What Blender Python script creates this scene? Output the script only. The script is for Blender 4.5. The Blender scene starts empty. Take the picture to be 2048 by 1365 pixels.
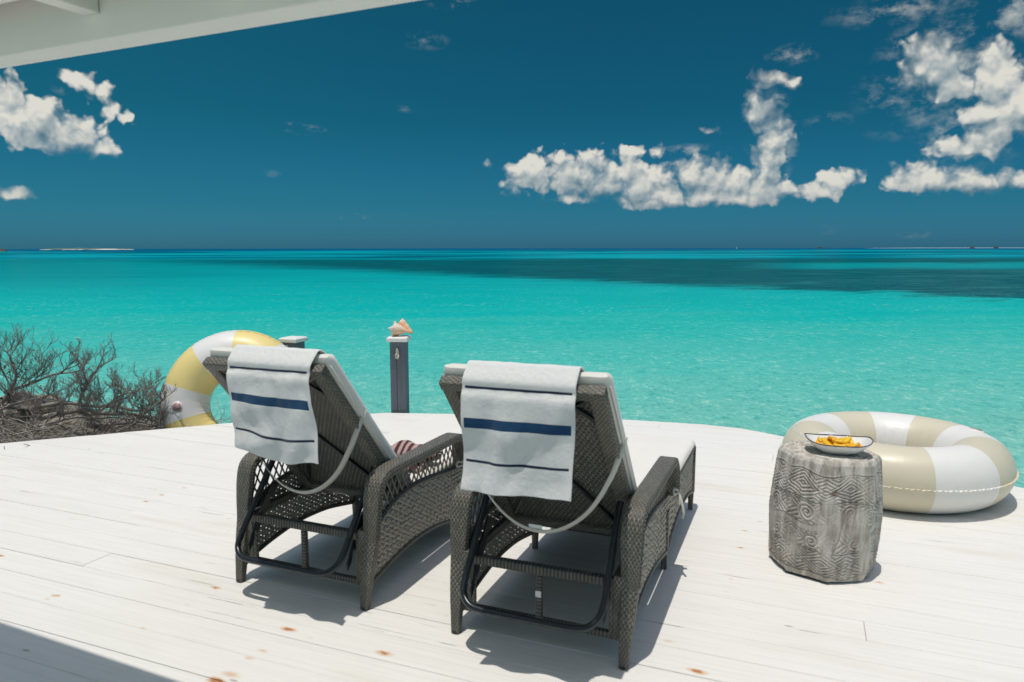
import bpy, bmesh, math, random
import numpy as np
from mathutils import Vector, Matrix
from mathutils import noise as mn
random.seed(7); np.random.seed(7)
PI = math.pi
sc = bpy.context.scene
COL = sc.collection
U = 0.84375                      # authoring units -> metres
H = 1.6                          # camera height in authoring units
PITCH = 0.12595
FPX = 1465.0                     # focal length over a 2048 px wide frame

# ------------------------------------------------------------------ camera
cam_d = bpy.data.cameras.new('camera'); cam = bpy.data.objects.new('camera', cam_d); COL.objects.link(cam)
cam_d.sensor_width = 36.0; cam_d.lens = 36.0 * FPX / 2048
cam_d.clip_end = 60000; cam_d.clip_start = 0.05
cam.location = (0, 0, H * U)
cam.rotation_euler = (PI / 2 - PITCH, math.radians(0.07), 0)
cam_d.dof.use_dof = True; cam_d.dof.focus_distance = 7.0; cam_d.dof.aperture_fstop = 5.6
sc.camera = cam
sc.view_settings.view_transform = 'Standard'; sc.view_settings.look = 'None'
sc.view_settings.exposure = 0.0; sc.view_settings.gamma = 1.0
sc.view_settings.use_curve_mapping = False
sc.render.engine = 'CYCLES'
sc.cycles.use_denoising = True; sc.cycles.use_adaptive_sampling = True; sc.cycles.adaptive_threshold = 0.02
sc.cycles.max_bounces = 8; sc.cycles.diffuse_bounces = 4; sc.cycles.glossy_bounces = 3
sc.cycles.transparent_max_bounces = 8
sc.cycles.caustics_reflective = False; sc.cycles.caustics_refractive = False

# ------------------------------------------------------------------ node helpers
class NT:
    def __init__(s, tree): s.t = tree; s.n = tree.nodes; s.l = tree.links
    def node(s, typ, **kw):
        n = s.n.new(typ)
        for k, v in kw.items(): setattr(n, k, v)
        return n
    def put(s, sock, v):
        if v is None: return
        if hasattr(v, 'is_output'): s.l.new(v, sock)
        else:
            if isinstance(v, (tuple, list)) and len(v) == 3 and sock.type == 'RGBA': v = (*v, 1)
            sock.default_value = v
    def m(s, op, a, b=None, c=None, clamp=False):
        n = s.node('ShaderNodeMath', operation=op, use_clamp=clamp)
        for i, v in enumerate((a, b, c)): s.put(n.inputs[i], v)
        return n.outputs[0]
    def vm(s, op, a, b=None, sc_=None):
        n = s.node('ShaderNodeVectorMath', operation=op)
        s.put(n.inputs[0], a)
        if b is not None: s.put(n.inputs[1], b)
        if sc_ is not None: s.put(n.inputs['Scale'], sc_)
        return n.outputs['Value'] if op in ('LENGTH', 'DOT_PRODUCT', 'DISTANCE') else n.outputs[0]
    def mr(s, v, a, b, c=0.0, d=1.0, smooth=True):
        n = s.node('ShaderNodeMapRange', interpolation_type='SMOOTHSTEP' if smooth else 'LINEAR')
        s.put(n.inputs[0], v)
        for i, x in enumerate((a, b, c, d)): s.put(n.inputs[i + 1], x)
        return n.outputs[0]
    def mix(s, f, a, b, blend='MIX'):
        n = s.node('ShaderNodeMix', data_type='RGBA', blend_type=blend)
        s.put(n.inputs[0], f); s.put(n.inputs[6], a); s.put(n.inputs[7], b)
        return n.outputs[2]
    def noise(s, vec, scale=5, detail=2, rough=0.5, dist=0.0, lac=2.0, out=0):
        n = s.node('ShaderNodeTexNoise')
        if vec is not None: s.put(n.inputs['Vector'], vec)
        n.inputs['Scale'].default_value = scale; n.inputs['Detail'].default_value = detail
        n.inputs['Roughness'].default_value = rough; n.inputs['Distortion'].default_value = dist
        n.inputs['Lacunarity'].default_value = lac
        return n.outputs[out]
    def xyz(s, v):
        n = s.node('ShaderNodeSeparateXYZ'); s.put(n.inputs[0], v); return n.outputs
    def comb(s, x=0.0, y=0.0, z=0.0):
        n = s.node('ShaderNodeCombineXYZ')
        for i, v in enumerate((x, y, z)): s.put(n.inputs[i], v)
        return n.outputs[0]
    def bump(s, h, dist=0.01, strength=1.0, nrm=None):
        n = s.node('ShaderNodeBump'); n.inputs['Distance'].default_value = dist
        s.put(n.inputs['Strength'], strength); s.put(n.inputs['Height'], h)
        if nrm is not None: s.put(n.inputs['Normal'], nrm)
        return n.outputs[0]
    def geo(s): return s.node('ShaderNodeNewGeometry').outputs['Position']
    def tc(s, which='Object'): return s.node('ShaderNodeTexCoord').outputs[which]
    def ramp(s, f, stops):
        n = s.node('ShaderNodeValToRGB'); s.put(n.inputs[0], f)
        e = n.color_ramp.elements
        while len(e) > 1: e.remove(e[-1])
        e[0].position = stops[0][0]; e[0].color = (*stops[0][1], 1)
        for p, c in stops[1:]:
            x = e.new(p); x.color = (*c, 1)
        return n.outputs[0]

def mat(name):
    m = bpy.data.materials.new(name); m.use_nodes = True
    t = NT(m.node_tree); b = m.node_tree.nodes['Principled BSDF']
    return m, t, b

def lin(r, g, b):
    f = lambda c: ((c / 255 + 0.055) / 1.055) ** 2.4 if c > 10 else c / 255 / 12.92
    return (f(r), f(g), f(b))

# ------------------------------------------------------------------ sun direction (from the shadows)
SUNV = Vector((-0.085, -0.090, 1.0)).normalized()
sun_el = math.asin(SUNV.z); sun_az = math.atan2(SUNV.x, SUNV.y)
sun_d = bpy.data.lights.new('sun', 'SUN'); sun_d.energy = 2.75; sun_d.angle = math.radians(0.53)
sun_d.color = (1.0, 0.955, 0.885)
sun = bpy.data.objects.new('sun', sun_d); COL.objects.link(sun)
sun.rotation_euler = SUNV.to_track_quat('Z', 'Y').to_euler(); sun.location = (0, 0, 30)

# ------------------------------------------------------------------ world: clear sky with cumulus
def px_dir(x, y):
    X = x - 1024; Y = y - 682.5
    F = FPX * math.cos(PITCH) - Y * math.sin(PITCH); Z = -Y * math.cos(PITCH) - FPX * math.sin(PITCH)
    return math.atan2(X, F), math.atan2(Z, math.hypot(X, F))

world = bpy.data.worlds.new('World'); sc.world = world; world.use_nodes = True
wt = NT(world.node_tree)
for n in list(wt.n): wt.n.remove(n)
sky = wt.node('ShaderNodeTexSky', sky_type='NISHITA', sun_disc=False)
sky.sun_elevation = sun_el; sky.sun_rotation = sun_az
sky.air_density = 1.0; sky.dust_density = 0.6; sky.ozone_density = 2.0; sky.altitude = 0
dirv = wt.vm('NORMALIZE', wt.tc('Generated'))
dx, dy, dz = wt.xyz(dirv)
az = wt.m('ARCTAN2', dx, dy); el = wt.m('ARCSINE', dz)

CLOUDS = [  # cx, cy, rx, ry, strength (photograph's angular layout of the cumulus)
 (50,238,92,66,1),(118,276,90,52,1.15),(70,250,80,60,1.15),(212,300,46,24,1),(10,200,60,40,.8),(150,255,40,30,.7),
 (160,160,30,24,.75),(195,190,34,26,.8),(222,215,30,22,.8),(255,235,20,16,.7),(140,175,30,16,.4),
 (18,388,44,14,.9),(600,257,40,8,.5),(705,434,30,6,.5),(540,343,18,8,.15),(850,80,36,14,.18),(805,218,22,6,.15),
 (1062,348,56,40,1.05),(1045,365,45,22,.7),(1150,352,80,46,1.1),(1230,350,70,44,1.1),(1140,400,50,14,.8),(1290,372,90,42,1.1),(1390,362,52,44,1.1),
 (1335,407,90,20,1),(1450,372,60,44,1.1),(1530,382,56,38,1.1),(1270,306,60,14,.6),(1420,395,90,26,1),
 (1530,338,34,46,1.1),(1548,285,36,40,1.05),(1518,228,36,34,1.05),(1512,203,26,22,.9),(1545,158,34,18,.85),(1585,166,20,14,.7),(1560,250,26,30,.8),(1555,195,20,22,.5),
 (1640,385,54,20,.85),(1672,365,44,26,.95),(1692,354,16,14,.7),
 (1422,265,28,12,.75),(984,328,18,11,.7),(1385,302,56,10,.35),(1590,110,44,16,.3),(1540,312,40,40,1.0),(1535,255,34,34,1.0),(1575,300,16,40,.5),(1190,372,120,34,1.1),(1330,395,110,26,1.1),(1480,400,90,22,1.0),(1880,150,110,90,.5),(1960,210,110,100,.55),(1790,200,70,60,.3),(1660,242,44,12,.25),
 (1850,105,50,36,.95),(1890,130,60,56,1.1),(1905,185,52,50,1),(1840,190,40,60,.55),(2005,170,64,78,1.2),(2040,220,76,80,1.2),(1870,150,70,64,1.0),
 (1975,230,60,50,.9),(2010,260,70,40,.7),(1790,165,60,20,.35),(1920,270,70,30,.35),
 (1945,302,84,30,.9),(1796,368,36,32,1.05),(1850,362,66,36,1.05),(1940,368,90,30,1),(2040,362,70,30,1),
 (1800,20,120,22,.3),(1950,60,90,50,.32),(2030,20,70,46,.5),(905,5,40,12,.3),(1645,462,25,8,.25),(1830,470,30,6,.2),
]


def blob_ang(c):
    cx, cy, rx, ry, st = c
    a0, e0 = px_dir(cx, cy); k = math.cos(a0)
    return a0, e0, max(rx, 6) * 1.16 / FPX * k * k, ry * 1.16 / FPX * k, st
def blob_field(T, P, blobs):
    acc = None
    for a0, e0, rx2, ry2, st in blobs:
        w_ = T.vm('MULTIPLY', T.vm('SUBTRACT', P, (a0, e0, 0)), (1 / rx2, 1 / ry2, 0))
        if st >= .9: w_ = T.vm('MAXIMUM', w_, T.vm('MULTIPLY', w_, (-1, -1.55, 0)))
        d = T.vm('LENGTH', w_)
        v = T.m('MULTIPLY_ADD', d, -1.25 * max(st, .7), st * 1.25 + .05)
        acc = v if acc is None else T.m('SMOOTH_MAX', acc, v, 0.22)
    return acc
def cloud_group(blobs, name):
    g = bpy.data.node_groups.new(name, 'ShaderNodeTree')
    g.interface.new_socket('az', in_out='INPUT', socket_type='NodeSocketFloat')
    g.interface.new_socket('el', in_out='INPUT', socket_type='NodeSocketFloat')
    g.interface.new_socket('density', in_out='OUTPUT', socket_type='NodeSocketFloat')
    gt = NT(g); gi = g.nodes.new('NodeGroupInput'); go = g.nodes.new('NodeGroupOutput')
    P0 = gt.comb(gi.outputs[0], gi.outputs[1], 0.0)
    def n2(scale, detail, rough, dist=0.0, out=0):
        o = gt.noise(P0, scale, detail, rough, dist, out=out); o.node.noise_dimensions = '2D'; return o
    warp = gt.vm('SUBTRACT', n2(24, 3, .6, out=1), (0.5, 0.5, 0.5))
    Pw = gt.vm('ADD', P0, gt.vm('SCALE', warp, sc_=0.018))
    g.interface.new_socket('veil', in_out='OUTPUT', socket_type='NodeSocketFloat')
    thin = [b for b in blobs if b[4] < .6]; acc = blob_field(gt, Pw, [b for b in blobs if b[4] >= .6] or [(0, -1.2, .01, .01, 1)])
    Pv = gt.vm('ADD', P0, gt.vm('SCALE', warp, sc_=0.008)); veil = None
    for a0, e0, rx2, ry2, st in thin:
        d = gt.vm('LENGTH', gt.vm('MULTIPLY', gt.vm('SUBTRACT', Pv, (a0, e0, 0)), (1 / (rx2 * 1.2), 1 / (ry2 * 1.2), 0)))
        v = gt.m('MULTIPLY', gt.m('SUBTRACT', 1.0, d, clamp=True), st * 1.5)
        veil = v if veil is None else gt.m('MAXIMUM', veil, v)
    f1 = gt.m('SUBTRACT', n2(40, 7, .62, 0.3), 0.5)
    def puff(scale, k):
        vor = gt.node('ShaderNodeTexVoronoi', feature='SMOOTH_F1', voronoi_dimensions='2D'); vor.inputs['Scale'].default_value = scale
        vor.inputs['Smoothness'].default_value = 0.45
        gt.put(vor.inputs['Vector'], gt.vm('ADD', P0, gt.vm('SCALE', warp, sc_=k)))
        return gt.m('SUBTRACT', 0.33, vor.outputs['Distance'])
    billow = gt.m('ADD', gt.m('MULTIPLY', puff(36, .05), 1.0), gt.m('MULTIPLY', puff(88, .03), .50))
    dens = gt.m('ADD', acc, gt.m('ADD', gt.m('MULTIPLY', f1, .62), billow))
    if veil is not None:
        vn = gt.noise(gt.vm('MULTIPLY', P0, (1, 1.7, 1)), 30, 7, .62, 0.0); vn.node.noise_dimensions = '2D'
        g.links.new(gt.m('MULTIPLY', veil, gt.mr(vn, .44, .70)), go.inputs[1])
    g.links.new(dens, go.inputs[0]); return g
def background(c, k):
    b_ = wt.node('ShaderNodeBackground'); b_.inputs['Strength'].default_value = k; wt.put(b_.inputs['Color'], c); return b_.outputs[0]
def mixs(f, a, b_):
    n = wt.node('ShaderNodeMixShader'); wt.put(n.inputs[0], f); wt.l.new(a, n.inputs[1]); wt.l.new(b_, n.inputs[2]); return n.outputs[0]
def cloud_bank(blobs, k, clear):
    g = cloud_group(blobs, 'cloud_density_%d' % k)
    def cl(a, e):
        n = wt.node('ShaderNodeGroup'); n.node_tree = g
        wt.put(n.inputs[0], a); wt.put(n.inputs[1], e); return n.outputs
    c0 = cl(az, el)
    c1 = cl(wt.m('SUBTRACT', az, 0.003), wt.m('ADD', el, 0.0120))
    lowf = wt.noise(wt.comb(az, el, 0.0), 9.0, 1, .5); lowf.node.noise_dimensions = '2D'
    soft = wt.m('ADD', wt.mr(lowf, .36, .64, .42, 1.1), wt.mr(el, .15, .30, 0.0, .35))
    veil = c0[1]; c0 = c0[0]; c1 = c1[0]
    alpha = wt.m('MAXIMUM', wt.mr(c0, -0.04, soft, 0.0, .97), veil)
    grad = wt.m('SUBTRACT', c0, c1)
    lightf = wt.m('ADD', wt.m('MULTIPLY', grad, 0.62), wt.m('MULTIPLY', wt.m('SUBTRACT', lowf, .5), -0.9))
    lightf = wt.m('ADD', lightf, 0.56, clamp=True)
    ccol = wt.ramp(lightf, [(0.0, lin(100, 128, 142)), (0.30, lin(138, 156, 164)), (0.55, lin(168, 178, 180)), (0.78, lin(198, 201, 197)), (1.0, lin(222, 220, 210))])
    ccol = wt.mix(wt.mr(el, 0.10, 0.02, 0.0, 0.40), ccol, lin(140, 152, 160))
    shader = mixs(alpha, clear, background(ccol, 1.0))
    M = .030
    a0 = min(b[0] - b[2] for b in blobs) - M; a1 = max(b[0] + b[2] for b in blobs) + M
    e0 = min(b[1] - b[3] for b in blobs) - M; e1 = max(b[1] + b[3] for b in blobs) + M
    inb = wt.m('MULTIPLY', wt.m('LESS_THAN', wt.m('ABSOLUTE', wt.m('SUBTRACT', az, (a0 + a1) / 2)), (a1 - a0) / 2),
               wt.m('LESS_THAN', wt.m('ABSOLUTE', wt.m('SUBTRACT', el, (e0 + e1) / 2)), (e1 - e0) / 2))
    return (a0, a1), mixs(inb, clear, shader)
el_n = wt.mr(el, 0.0, 1.2, 0.0, 1.0, smooth=False)
SKY_STRENGTH = 0.15
skyc = wt.mix(1.0, sky.outputs[0], wt.ramp(el_n, [(0.0, (0.050, 0.215, 0.43)), (0.05, (0.030, 0.195, 0.31)), (0.14, (0.018, 0.18, 0.225)), (0.26, (0.020, 0.19, 0.215)), (0.45, (0.70, 0.76, 0.64)), (1.0, (1.38, 1.12, 0.88))]), 'MULTIPLY')  # upper stops brighten and warm the sky above the view, as added fill
azs = wt.mr(az, -0.6, 0.15, 0.009, 0.0)
skyc = wt.mix(1.0, skyc, wt.comb(azs, wt.m('MULTIPLY', azs, 10.0), wt.m('MULTIPLY', azs, 6.0)), 'ADD')
clear = background(skyc, SKY_STRENGTH)
# scattered fair-weather cumulus all round the rest of the horizon
band = wt.m('MULTIPLY', wt.mr(el, 0.03, 0.08), wt.mr(el, 0.5, 0.28))
gn = wt.noise(wt.comb(az, wt.m('MULTIPLY', el, 1.8), 0.0), 5.0, 4, .55); gn.node.noise_dimensions = '2D'
gen = wt.mr(wt.m('MULTIPLY', band, gn), .54, .66, 0.0, .9)
gen = wt.m('MULTIPLY', gen, wt.mr(wt.m('ABSOLUTE', az), 0.85, 1.0))
rest = mixs(gen, clear, background(lin(196, 200, 200), 1.0))
# the photographed sector: banks of cloud split by bearing, each evaluated only where it stands
cuts_ = [-9, 520, 945, 1235, 1455, 1610, 1735, 9999]
azc = [(-9 if c < 0 else 9 if c > 9000 else px_dir(c, 400)[0]) for c in cuts_]
inner = clear
for k in range(len(azc) - 1):
    A, B = azc[k], azc[k + 1]
    bl = [b for b in map(blob_ang, CLOUDS) if b[0] + b[2] * 1.25 + .012 > A and b[0] - b[2] * 1.25 - .012 < B]
    if not bl: continue
    _, sh = cloud_bank(bl, k, clear)
    f = wt.m('MULTIPLY', wt.m('GREATER_THAN', az, A), wt.m('LESS_THAN', az, B))
    inner = mixs(f, inner, sh)
sector = wt.m('MULTIPLY', wt.m('LESS_THAN', wt.m('ABSOLUTE', az), 0.85), wt.m('LESS_THAN', wt.m('ABSOLUTE', wt.m('SUBTRACT', el, .26)), 0.27))
wo = wt.node('ShaderNodeOutputWorld'); wt.l.new(mixs(sector, rest, inner), wo.inputs[0])
world.cycles.sampling_method = 'NONE'

# ------------------------------------------------------------------ mesh helpers
class MB:
    def __init__(s): s.v = []; s.f = []; s.uv = []; s.mi = []
    def vert(s, p): s.v.append(tuple(p)); return len(s.v) - 1
    def face(s, idx, uv=None, mi=0):
        s.f.append(tuple(idx)); s.mi.append(mi)
        s.uv.append(uv if uv is not None else [(s.v[i][0] + s.v[i][2] * .37, s.v[i][1] + s.v[i][2]) for i in idx])
    def box(s, c, d, R=None, mi=0):
        c = Vector(c); h = Vector(d) / 2; vs = []
        for i in range(8):
            p = Vector(((1 if i & 1 else -1) * h.x, (1 if i & 2 else -1) * h.y, (1 if i & 4 else -1) * h.z))
            if R is not None: p = R @ p
            vs.append(s.vert(c + p))
        for q, ax in (((0, 2, 3, 1), 2), ((4, 5, 7, 6), 2), ((0, 1, 5, 4), 1), ((2, 6, 7, 3), 1), ((0, 4, 6, 2), 0), ((1, 3, 7, 5), 0)):
            uv = []
            for k in q:
                p = [(1 if k & 1 else -1) * h.x, (1 if k & 2 else -1) * h.y, (1 if k & 4 else -1) * h.z]
                a = [p[j] for j in range(3) if j != ax]; uv.append(tuple(a))
            s.face([vs[k] for k in q], uv, mi)
    def sweep(s, path, sizes, side=Vector((1, 0, 0)), prof=None, caps=True, mi=0, closed=False):
        """path: points; sizes: (w along side, t across) per point; prof: unit profile points."""
        path = [Vector(p) for p in path]; n = len(path)
        if prof is None: prof = RR
        rings = []; L = 0.0; Ls = []
        per = [0.0]
        w0, t0 = sizes[n // 2]
        for j in range(len(prof)):
            a = prof[j]; b = prof[(j + 1) % len(prof)]
            per.append(per[-1] + math.hypot((b[0] - a[0]) * w0 / 2, (b[1] - a[1]) * t0 / 2))
        for i, p in enumerate(path):
            if i: L += (p - path[i - 1]).length
            Ls.append(L)
            if closed: T = path[(i + 1) % n] - path[(i - 1) % n]
            else: T = path[min(i + 1, n - 1)] - path[max(i - 1, 0)]
            T.normalize(); S = side - T * side.dot(T)
            if S.length < 1e-4: S = Vector((0, 1, 0)) - T * T.y
            S.normalize(); N = T.cross(S)
            w, t = sizes[i]
            rings.append([s.vert(p + S * (a * w / 2) + N * (b * t / 2)) for a, b in prof])
        m = len(prof)
        for i in range(n if closed else n - 1):
            i2 = (i + 1) % n; La = Ls[i]; Lb = Ls[i2] if i2 else L + (path[0] - path[-1]).length
            for j in range(m):
                k = (j + 1) % m
                s.face((rings[i][j], rings[i][k], rings[i2][k], rings[i2][j]),
                       [(La, per[j]), (La, per[j + 1]), (Lb, per[j + 1]), (Lb, per[j])], mi)
        if caps and not closed:
            s.face(rings[0][::-1], [(a * .02, b * .02) for a, b in prof[::-1]], mi)
            s.face(rings[-1], [(a * .02, b * .02) for a, b in prof], mi)
    def tube(s, path, r, n=8, mi=0, caps=True, closed=False):
        path = [Vector(p) for p in path]
        rs = r if isinstance(r, (list, tuple)) else [r] * len(path)
        T0 = (path[1] - path[0]).normalized()
        side = Vector((1, 0, 0)) if abs(T0.x) < .8 else Vector((0, 1, 0))
        prof = [(math.cos(2 * PI * k / n), math.sin(2 * PI * k / n)) for k in range(n)]
        s.sweep(path, [(2 * q, 2 * q) for q in rs], side, prof, caps, mi, closed)
    def ttube(s, path, r, n=4):
        """transport-frame tube for arbitrary paths"""
        path = [Vector(p) for p in path]; rings = []; S = None
        for i, p in enumerate(path):
            T = (path[min(i + 1, len(path) - 1)] - path[max(i - 1, 0)]).normalized()
            if S is None: S = T.orthogonal().normalized()
            else:
                S = S - T * S.dot(T)
                S = S.normalized() if S.length > 1e-6 else T.orthogonal().normalized()
            N = T.cross(S)
            rings.append([s.vert(p + (S * math.cos(2 * PI * k / n) + N * math.sin(2 * PI * k / n)) * r[i]) for k in range(n)])
        for i in range(len(path) - 1):
            for j in range(n):
                k = (j + 1) % n
                s.face((rings[i][j], rings[i][k], rings[i + 1][k], rings[i + 1][j]), [(0, 0)] * 4)
    def grid(s, P, uvf=None, closed_u=False, mi=0, flip=False):
        nu = len(P); nv = len(P[0])
        ids = [[s.vert(p) for p in row] for row in P]
        for i in range(nu if closed_u else nu - 1):
            i2 = (i + 1) % nu
            for j in range(nv - 1):
                q = (ids[i][j], ids[i2][j], ids[i2][j + 1], ids[i][j + 1])
                uv = None
                if uvf: uv = [uvf(i, j), uvf(i + 1, j), uvf(i + 1, j + 1), uvf(i, j + 1)]
                if flip: q = q[::-1]; uv = uv[::-1] if uv else None
                s.face(q, uv, mi)
    def build(s, name, m, parent=None, smooth=True, bevel=0, scale=U, kind=None, auto=None, solid=0):
        me = bpy.data.meshes.new(name)
        me.from_pydata([(a * scale, b * scale, c * scale) for a, b, c in s.v], [], s.f)
        uvl = me.uv_layers.new(name='UVMap')
        flat = [c * scale for uvs in s.uv for p in uvs for c in p]
        uvl.data.foreach_set('uv', flat)
        ms = m if isinstance(m, (list, tuple)) else [m]
        for x in ms: me.materials.append(x)
        me.polygons.foreach_set('material_index', s.mi)
        me.polygons.foreach_set('use_smooth', [smooth] * len(s.f))
        me.update()
        if auto is not None: me.set_sharp_from_angle(angle=math.radians(auto))
        o = bpy.data.objects.new(name, me); COL.objects.link(o)
        if parent is not None: o.parent = parent
        if bevel:
            b = o.modifiers.new('bevel', 'BEVEL'); b.width = bevel * scale; b.segments = 2; b.limit_method = 'ANGLE'
            b.harden_normals = False
        if solid:
            b = o.modifiers.new('solid', 'SOLIDIFY'); b.thickness = solid * scale; b.offset = 0
        if kind: o['kind'] = kind
        return o

def rrect(r=.35, n=3):
    pts = []
    for cx, cy, a0 in ((1 - r, 1 - r, 0), (-(1 - r), 1 - r, 90), (-(1 - r), -(1 - r), 180), (1 - r, -(1 - r), 270)):
        for k in range(n):
            a = math.radians(a0 + 90 * k / (n - 1)); pts.append((cx + r * math.cos(a), cy + r * math.sin(a)))
    return pts
RR = rrect(.24)

def empty(name, loc=(0, 0, 0), rz=0.0, label=None, cat=None, group=None):
    o = bpy.data.objects.new(name, None); COL.objects.link(o); o.empty_display_size = .1
    o.location = Vector(loc) * U; o.rotation_euler = (0, 0, rz)
    tag(o, label, cat, group); return o
def tag(o, label=None, cat=None, group=None, kind=None):
    if label: o['label'] = label
    if cat: o['category'] = cat
    if group: o['group'] = group
    if kind: o['kind'] = kind
    return o
def smooth_path(pts, n=6):
    """Catmull-Rom through points"""
    pts = [Vector(p) for p in pts]; out = []
    for i in range(len(pts) - 1):
        p0 = pts[max(i - 1, 0)]; p1 = pts[i]; p2 = pts[i + 1]; p3 = pts[min(i + 2, len(pts) - 1)]
        for k in range(n):
            t = k / n
            out.append(0.5 * ((2 * p1) + (p2 - p0) * t + (2 * p0 - 5 * p1 + 4 * p2 - p3) * t * t + (3 * p1 - p0 - 3 * p2 + p3) * t ** 3))
    out.append(pts[-1]); return out

# ------------------------------------------------------------------ sea
SEA = -2.2
def sea_material():
    m, t, b = mat('sea_water')
    p = t.geo(); x, y, z = t.xyz(p)
    yy = t.m('MAXIMUM', y, 4.0)
    hs = (H - SEA) * U
    # world-space polar-like field round the shore: bearing and inverse distance
    bx = t.m('DIVIDE', x, yy); iv = t.m('DIVIDE', hs * FPX, yy)      # iv: ~ depression in px units
    lp = t.m('LOGARITHM', yy, 2.718)
    q = t.comb(t.m('MULTIPLY', bx, 3.0), t.m('MULTIPLY', lp, 5.0), 0.0)
    n1 = t.m('SUBTRACT', t.noise(q, 1.6, 5, .6, .6), 0.5)
    n2 = t.m('SUBTRACT', t.noise(t.vm('MULTIPLY', q, (2.0, 4.5, 1)), 2.0, 5, .65), 0.5)
    n3 = t.m('SUBTRACT', t.noise(t.vm('MULTIPLY', q, (1.0, 2.2, 1)), 1.1, 3, .5), 0.5)
    n4 = t.m('SUBTRACT', t.noise(t.vm('MULTIPLY', q, (4.0, 14.0, 1)), 2.2, 5, .68, .3), 0.5)
    ivn = t.m('ADD', t.m('MULTIPLY_ADD', t.m('MULTIPLY', n4, iv), .16, iv), t.m('MULTIPLY', t.m('ADD', t.m('MULTIPLY', n1, 0.32), t.m('MULTIPLY', n2, 0.32)), iv))
    # near to mid shallow sand colour
    near = t.ramp(t.mr(t.m('ADD', iv, t.m('MULTIPLY', n3, 110.0)), 0, 400, 0, 1, False),
                  [(0.0, lin(0, 138, 150)), (0.10, lin(0, 158, 158)), (0.19, lin(0, 176, 171)), (0.30, lin(8, 184, 174)),
                   (0.42, lin(52, 187, 174)), (0.62, lin(88, 191, 177)), (0.9, lin(112, 192, 176)), (1.0, lin(120, 194, 178))])
    left = t.mr(bx, -0.15, -0.7)
    near = t.mix(t.m('MULTIPLY', left, t.mr(iv, 110, 25, 0, 0.85)), near, lin(0, 138, 140))
    near = t.mix(t.m('MULTIPLY', t.mr(n3, 0.0, 0.2), t.mr(iv, 150, 70, 0, .35)), near, lin(0, 150, 152))
    dark = lin(0, 78, 88)
    mid = lin(6, 116, 116)
    # main seagrass bed: near edge is a straight-ish line on the sea bed that comes closer to the right
    edge = t.m('MULTIPLY_ADD', bx, 62.0, 60.0)              # near edge
    edge_l = t.mr(bx, -0.75, -0.05, 9.0, 3.0, False)
    edge = t.m('MAXIMUM', edge, t.m('ADD', 24.0, t.m('MULTIPLY', edge_l, .4)))
    far_e = t.m('MULTIPLY_ADD', bx, -3.0, 21.0)
    inb = t.m('MULTIPLY', t.mr(t.m('SUBTRACT', edge, ivn), -5.0, t.mr(bx, -.3, .2, 14.0, 7.0)), t.mr(t.m('SUBTRACT', ivn, far_e), -2.5, 2.5))
    inb = t.m('MULTIPLY', inb, t.mr(bx, -0.95, -0.15, .45, 1.0))
    tex = t.m('ADD', t.mr(t.m('ADD', n2, n4), -0.25, 0.35, 0.0, 0.75), t.mr(n1, 0.0, .25, 0, .4), clamp=True)
    dcol = t.mix(tex, dark, mid)
    silt = t.m('MULTIPLY', t.mr(bx, 0.05, 0.6), t.m('MULTIPLY', t.mr(t.m('ADD', n1, t.m('ADD', n2, n4)), -0.10, 0.25), t.mr(iv, 18, 40)))
    dcol = t.mix(t.m('MULTIPLY', silt, 0.40), dcol, lin(60, 130, 128))
    c = t.mix(inb, near, dcol)
    # right-hand turquoise strip inside the bed
    st = t.m('MULTIPLY', t.mr(bx, 0.28, 0.45), t.m('MULTIPLY', t.mr(t.m('SUBTRACT', ivn, 30.0), -3, 2), t.mr(t.m('SUBTRACT', 41.0, ivn), -3, 3)))
    c = t.mix(t.m('MULTIPLY', st, 0.75), c, lin(0, 160, 162))
    # far banding
    fb = t.noise(t.comb(t.m('MULTIPLY', bx, 1.3), t.m('MULTIPLY', iv, 0.16), 3.0), 2.3, 3, .55)
    fcol = t.ramp(fb, [(0.30, lin(0, 78, 108)), (0.45, lin(0, 112, 128)), (0.56, lin(0, 152, 162)), (0.7, lin(0, 165, 172))])
    fcol = t.mix(t.mr(iv, 7, 2.0), fcol, lin(0, 92, 128))
    c = t.mix(t.mr(ivn, 24, 17), c, fcol)
    # small isolated patches
    sp = t.noise(t.vm('MULTIPLY', q, (1.2, 3.4, 1)), 2.4, 2, .5)
    c = t.mix(t.m('MULTIPLY', t.mr(sp, 0.66, 0.74), t.m('MULTIPLY', t.mr(iv, 150, 110), 0.5)), c, lin(0, 128, 130))
    # sparkle and shade of the close ripples, painted into the water colour
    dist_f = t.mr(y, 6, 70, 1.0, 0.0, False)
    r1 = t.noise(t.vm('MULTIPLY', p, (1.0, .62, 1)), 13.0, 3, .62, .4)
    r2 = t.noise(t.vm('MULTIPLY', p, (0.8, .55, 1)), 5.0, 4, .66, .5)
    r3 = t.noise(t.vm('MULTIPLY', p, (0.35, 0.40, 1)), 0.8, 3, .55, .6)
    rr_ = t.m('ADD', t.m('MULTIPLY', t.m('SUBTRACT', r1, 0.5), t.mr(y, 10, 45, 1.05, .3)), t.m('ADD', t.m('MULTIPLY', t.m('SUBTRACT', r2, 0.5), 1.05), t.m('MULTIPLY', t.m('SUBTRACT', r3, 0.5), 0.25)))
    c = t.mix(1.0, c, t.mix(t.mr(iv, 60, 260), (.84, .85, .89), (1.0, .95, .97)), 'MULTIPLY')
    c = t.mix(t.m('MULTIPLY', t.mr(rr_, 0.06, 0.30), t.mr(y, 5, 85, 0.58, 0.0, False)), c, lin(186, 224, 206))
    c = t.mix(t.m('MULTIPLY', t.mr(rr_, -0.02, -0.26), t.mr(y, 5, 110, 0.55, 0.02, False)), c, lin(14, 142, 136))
    w1 = t.noise(t.vm('MULTIPLY', p, (0.7, 1.6, 1)), 2.6, 5, .62, .4)
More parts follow.
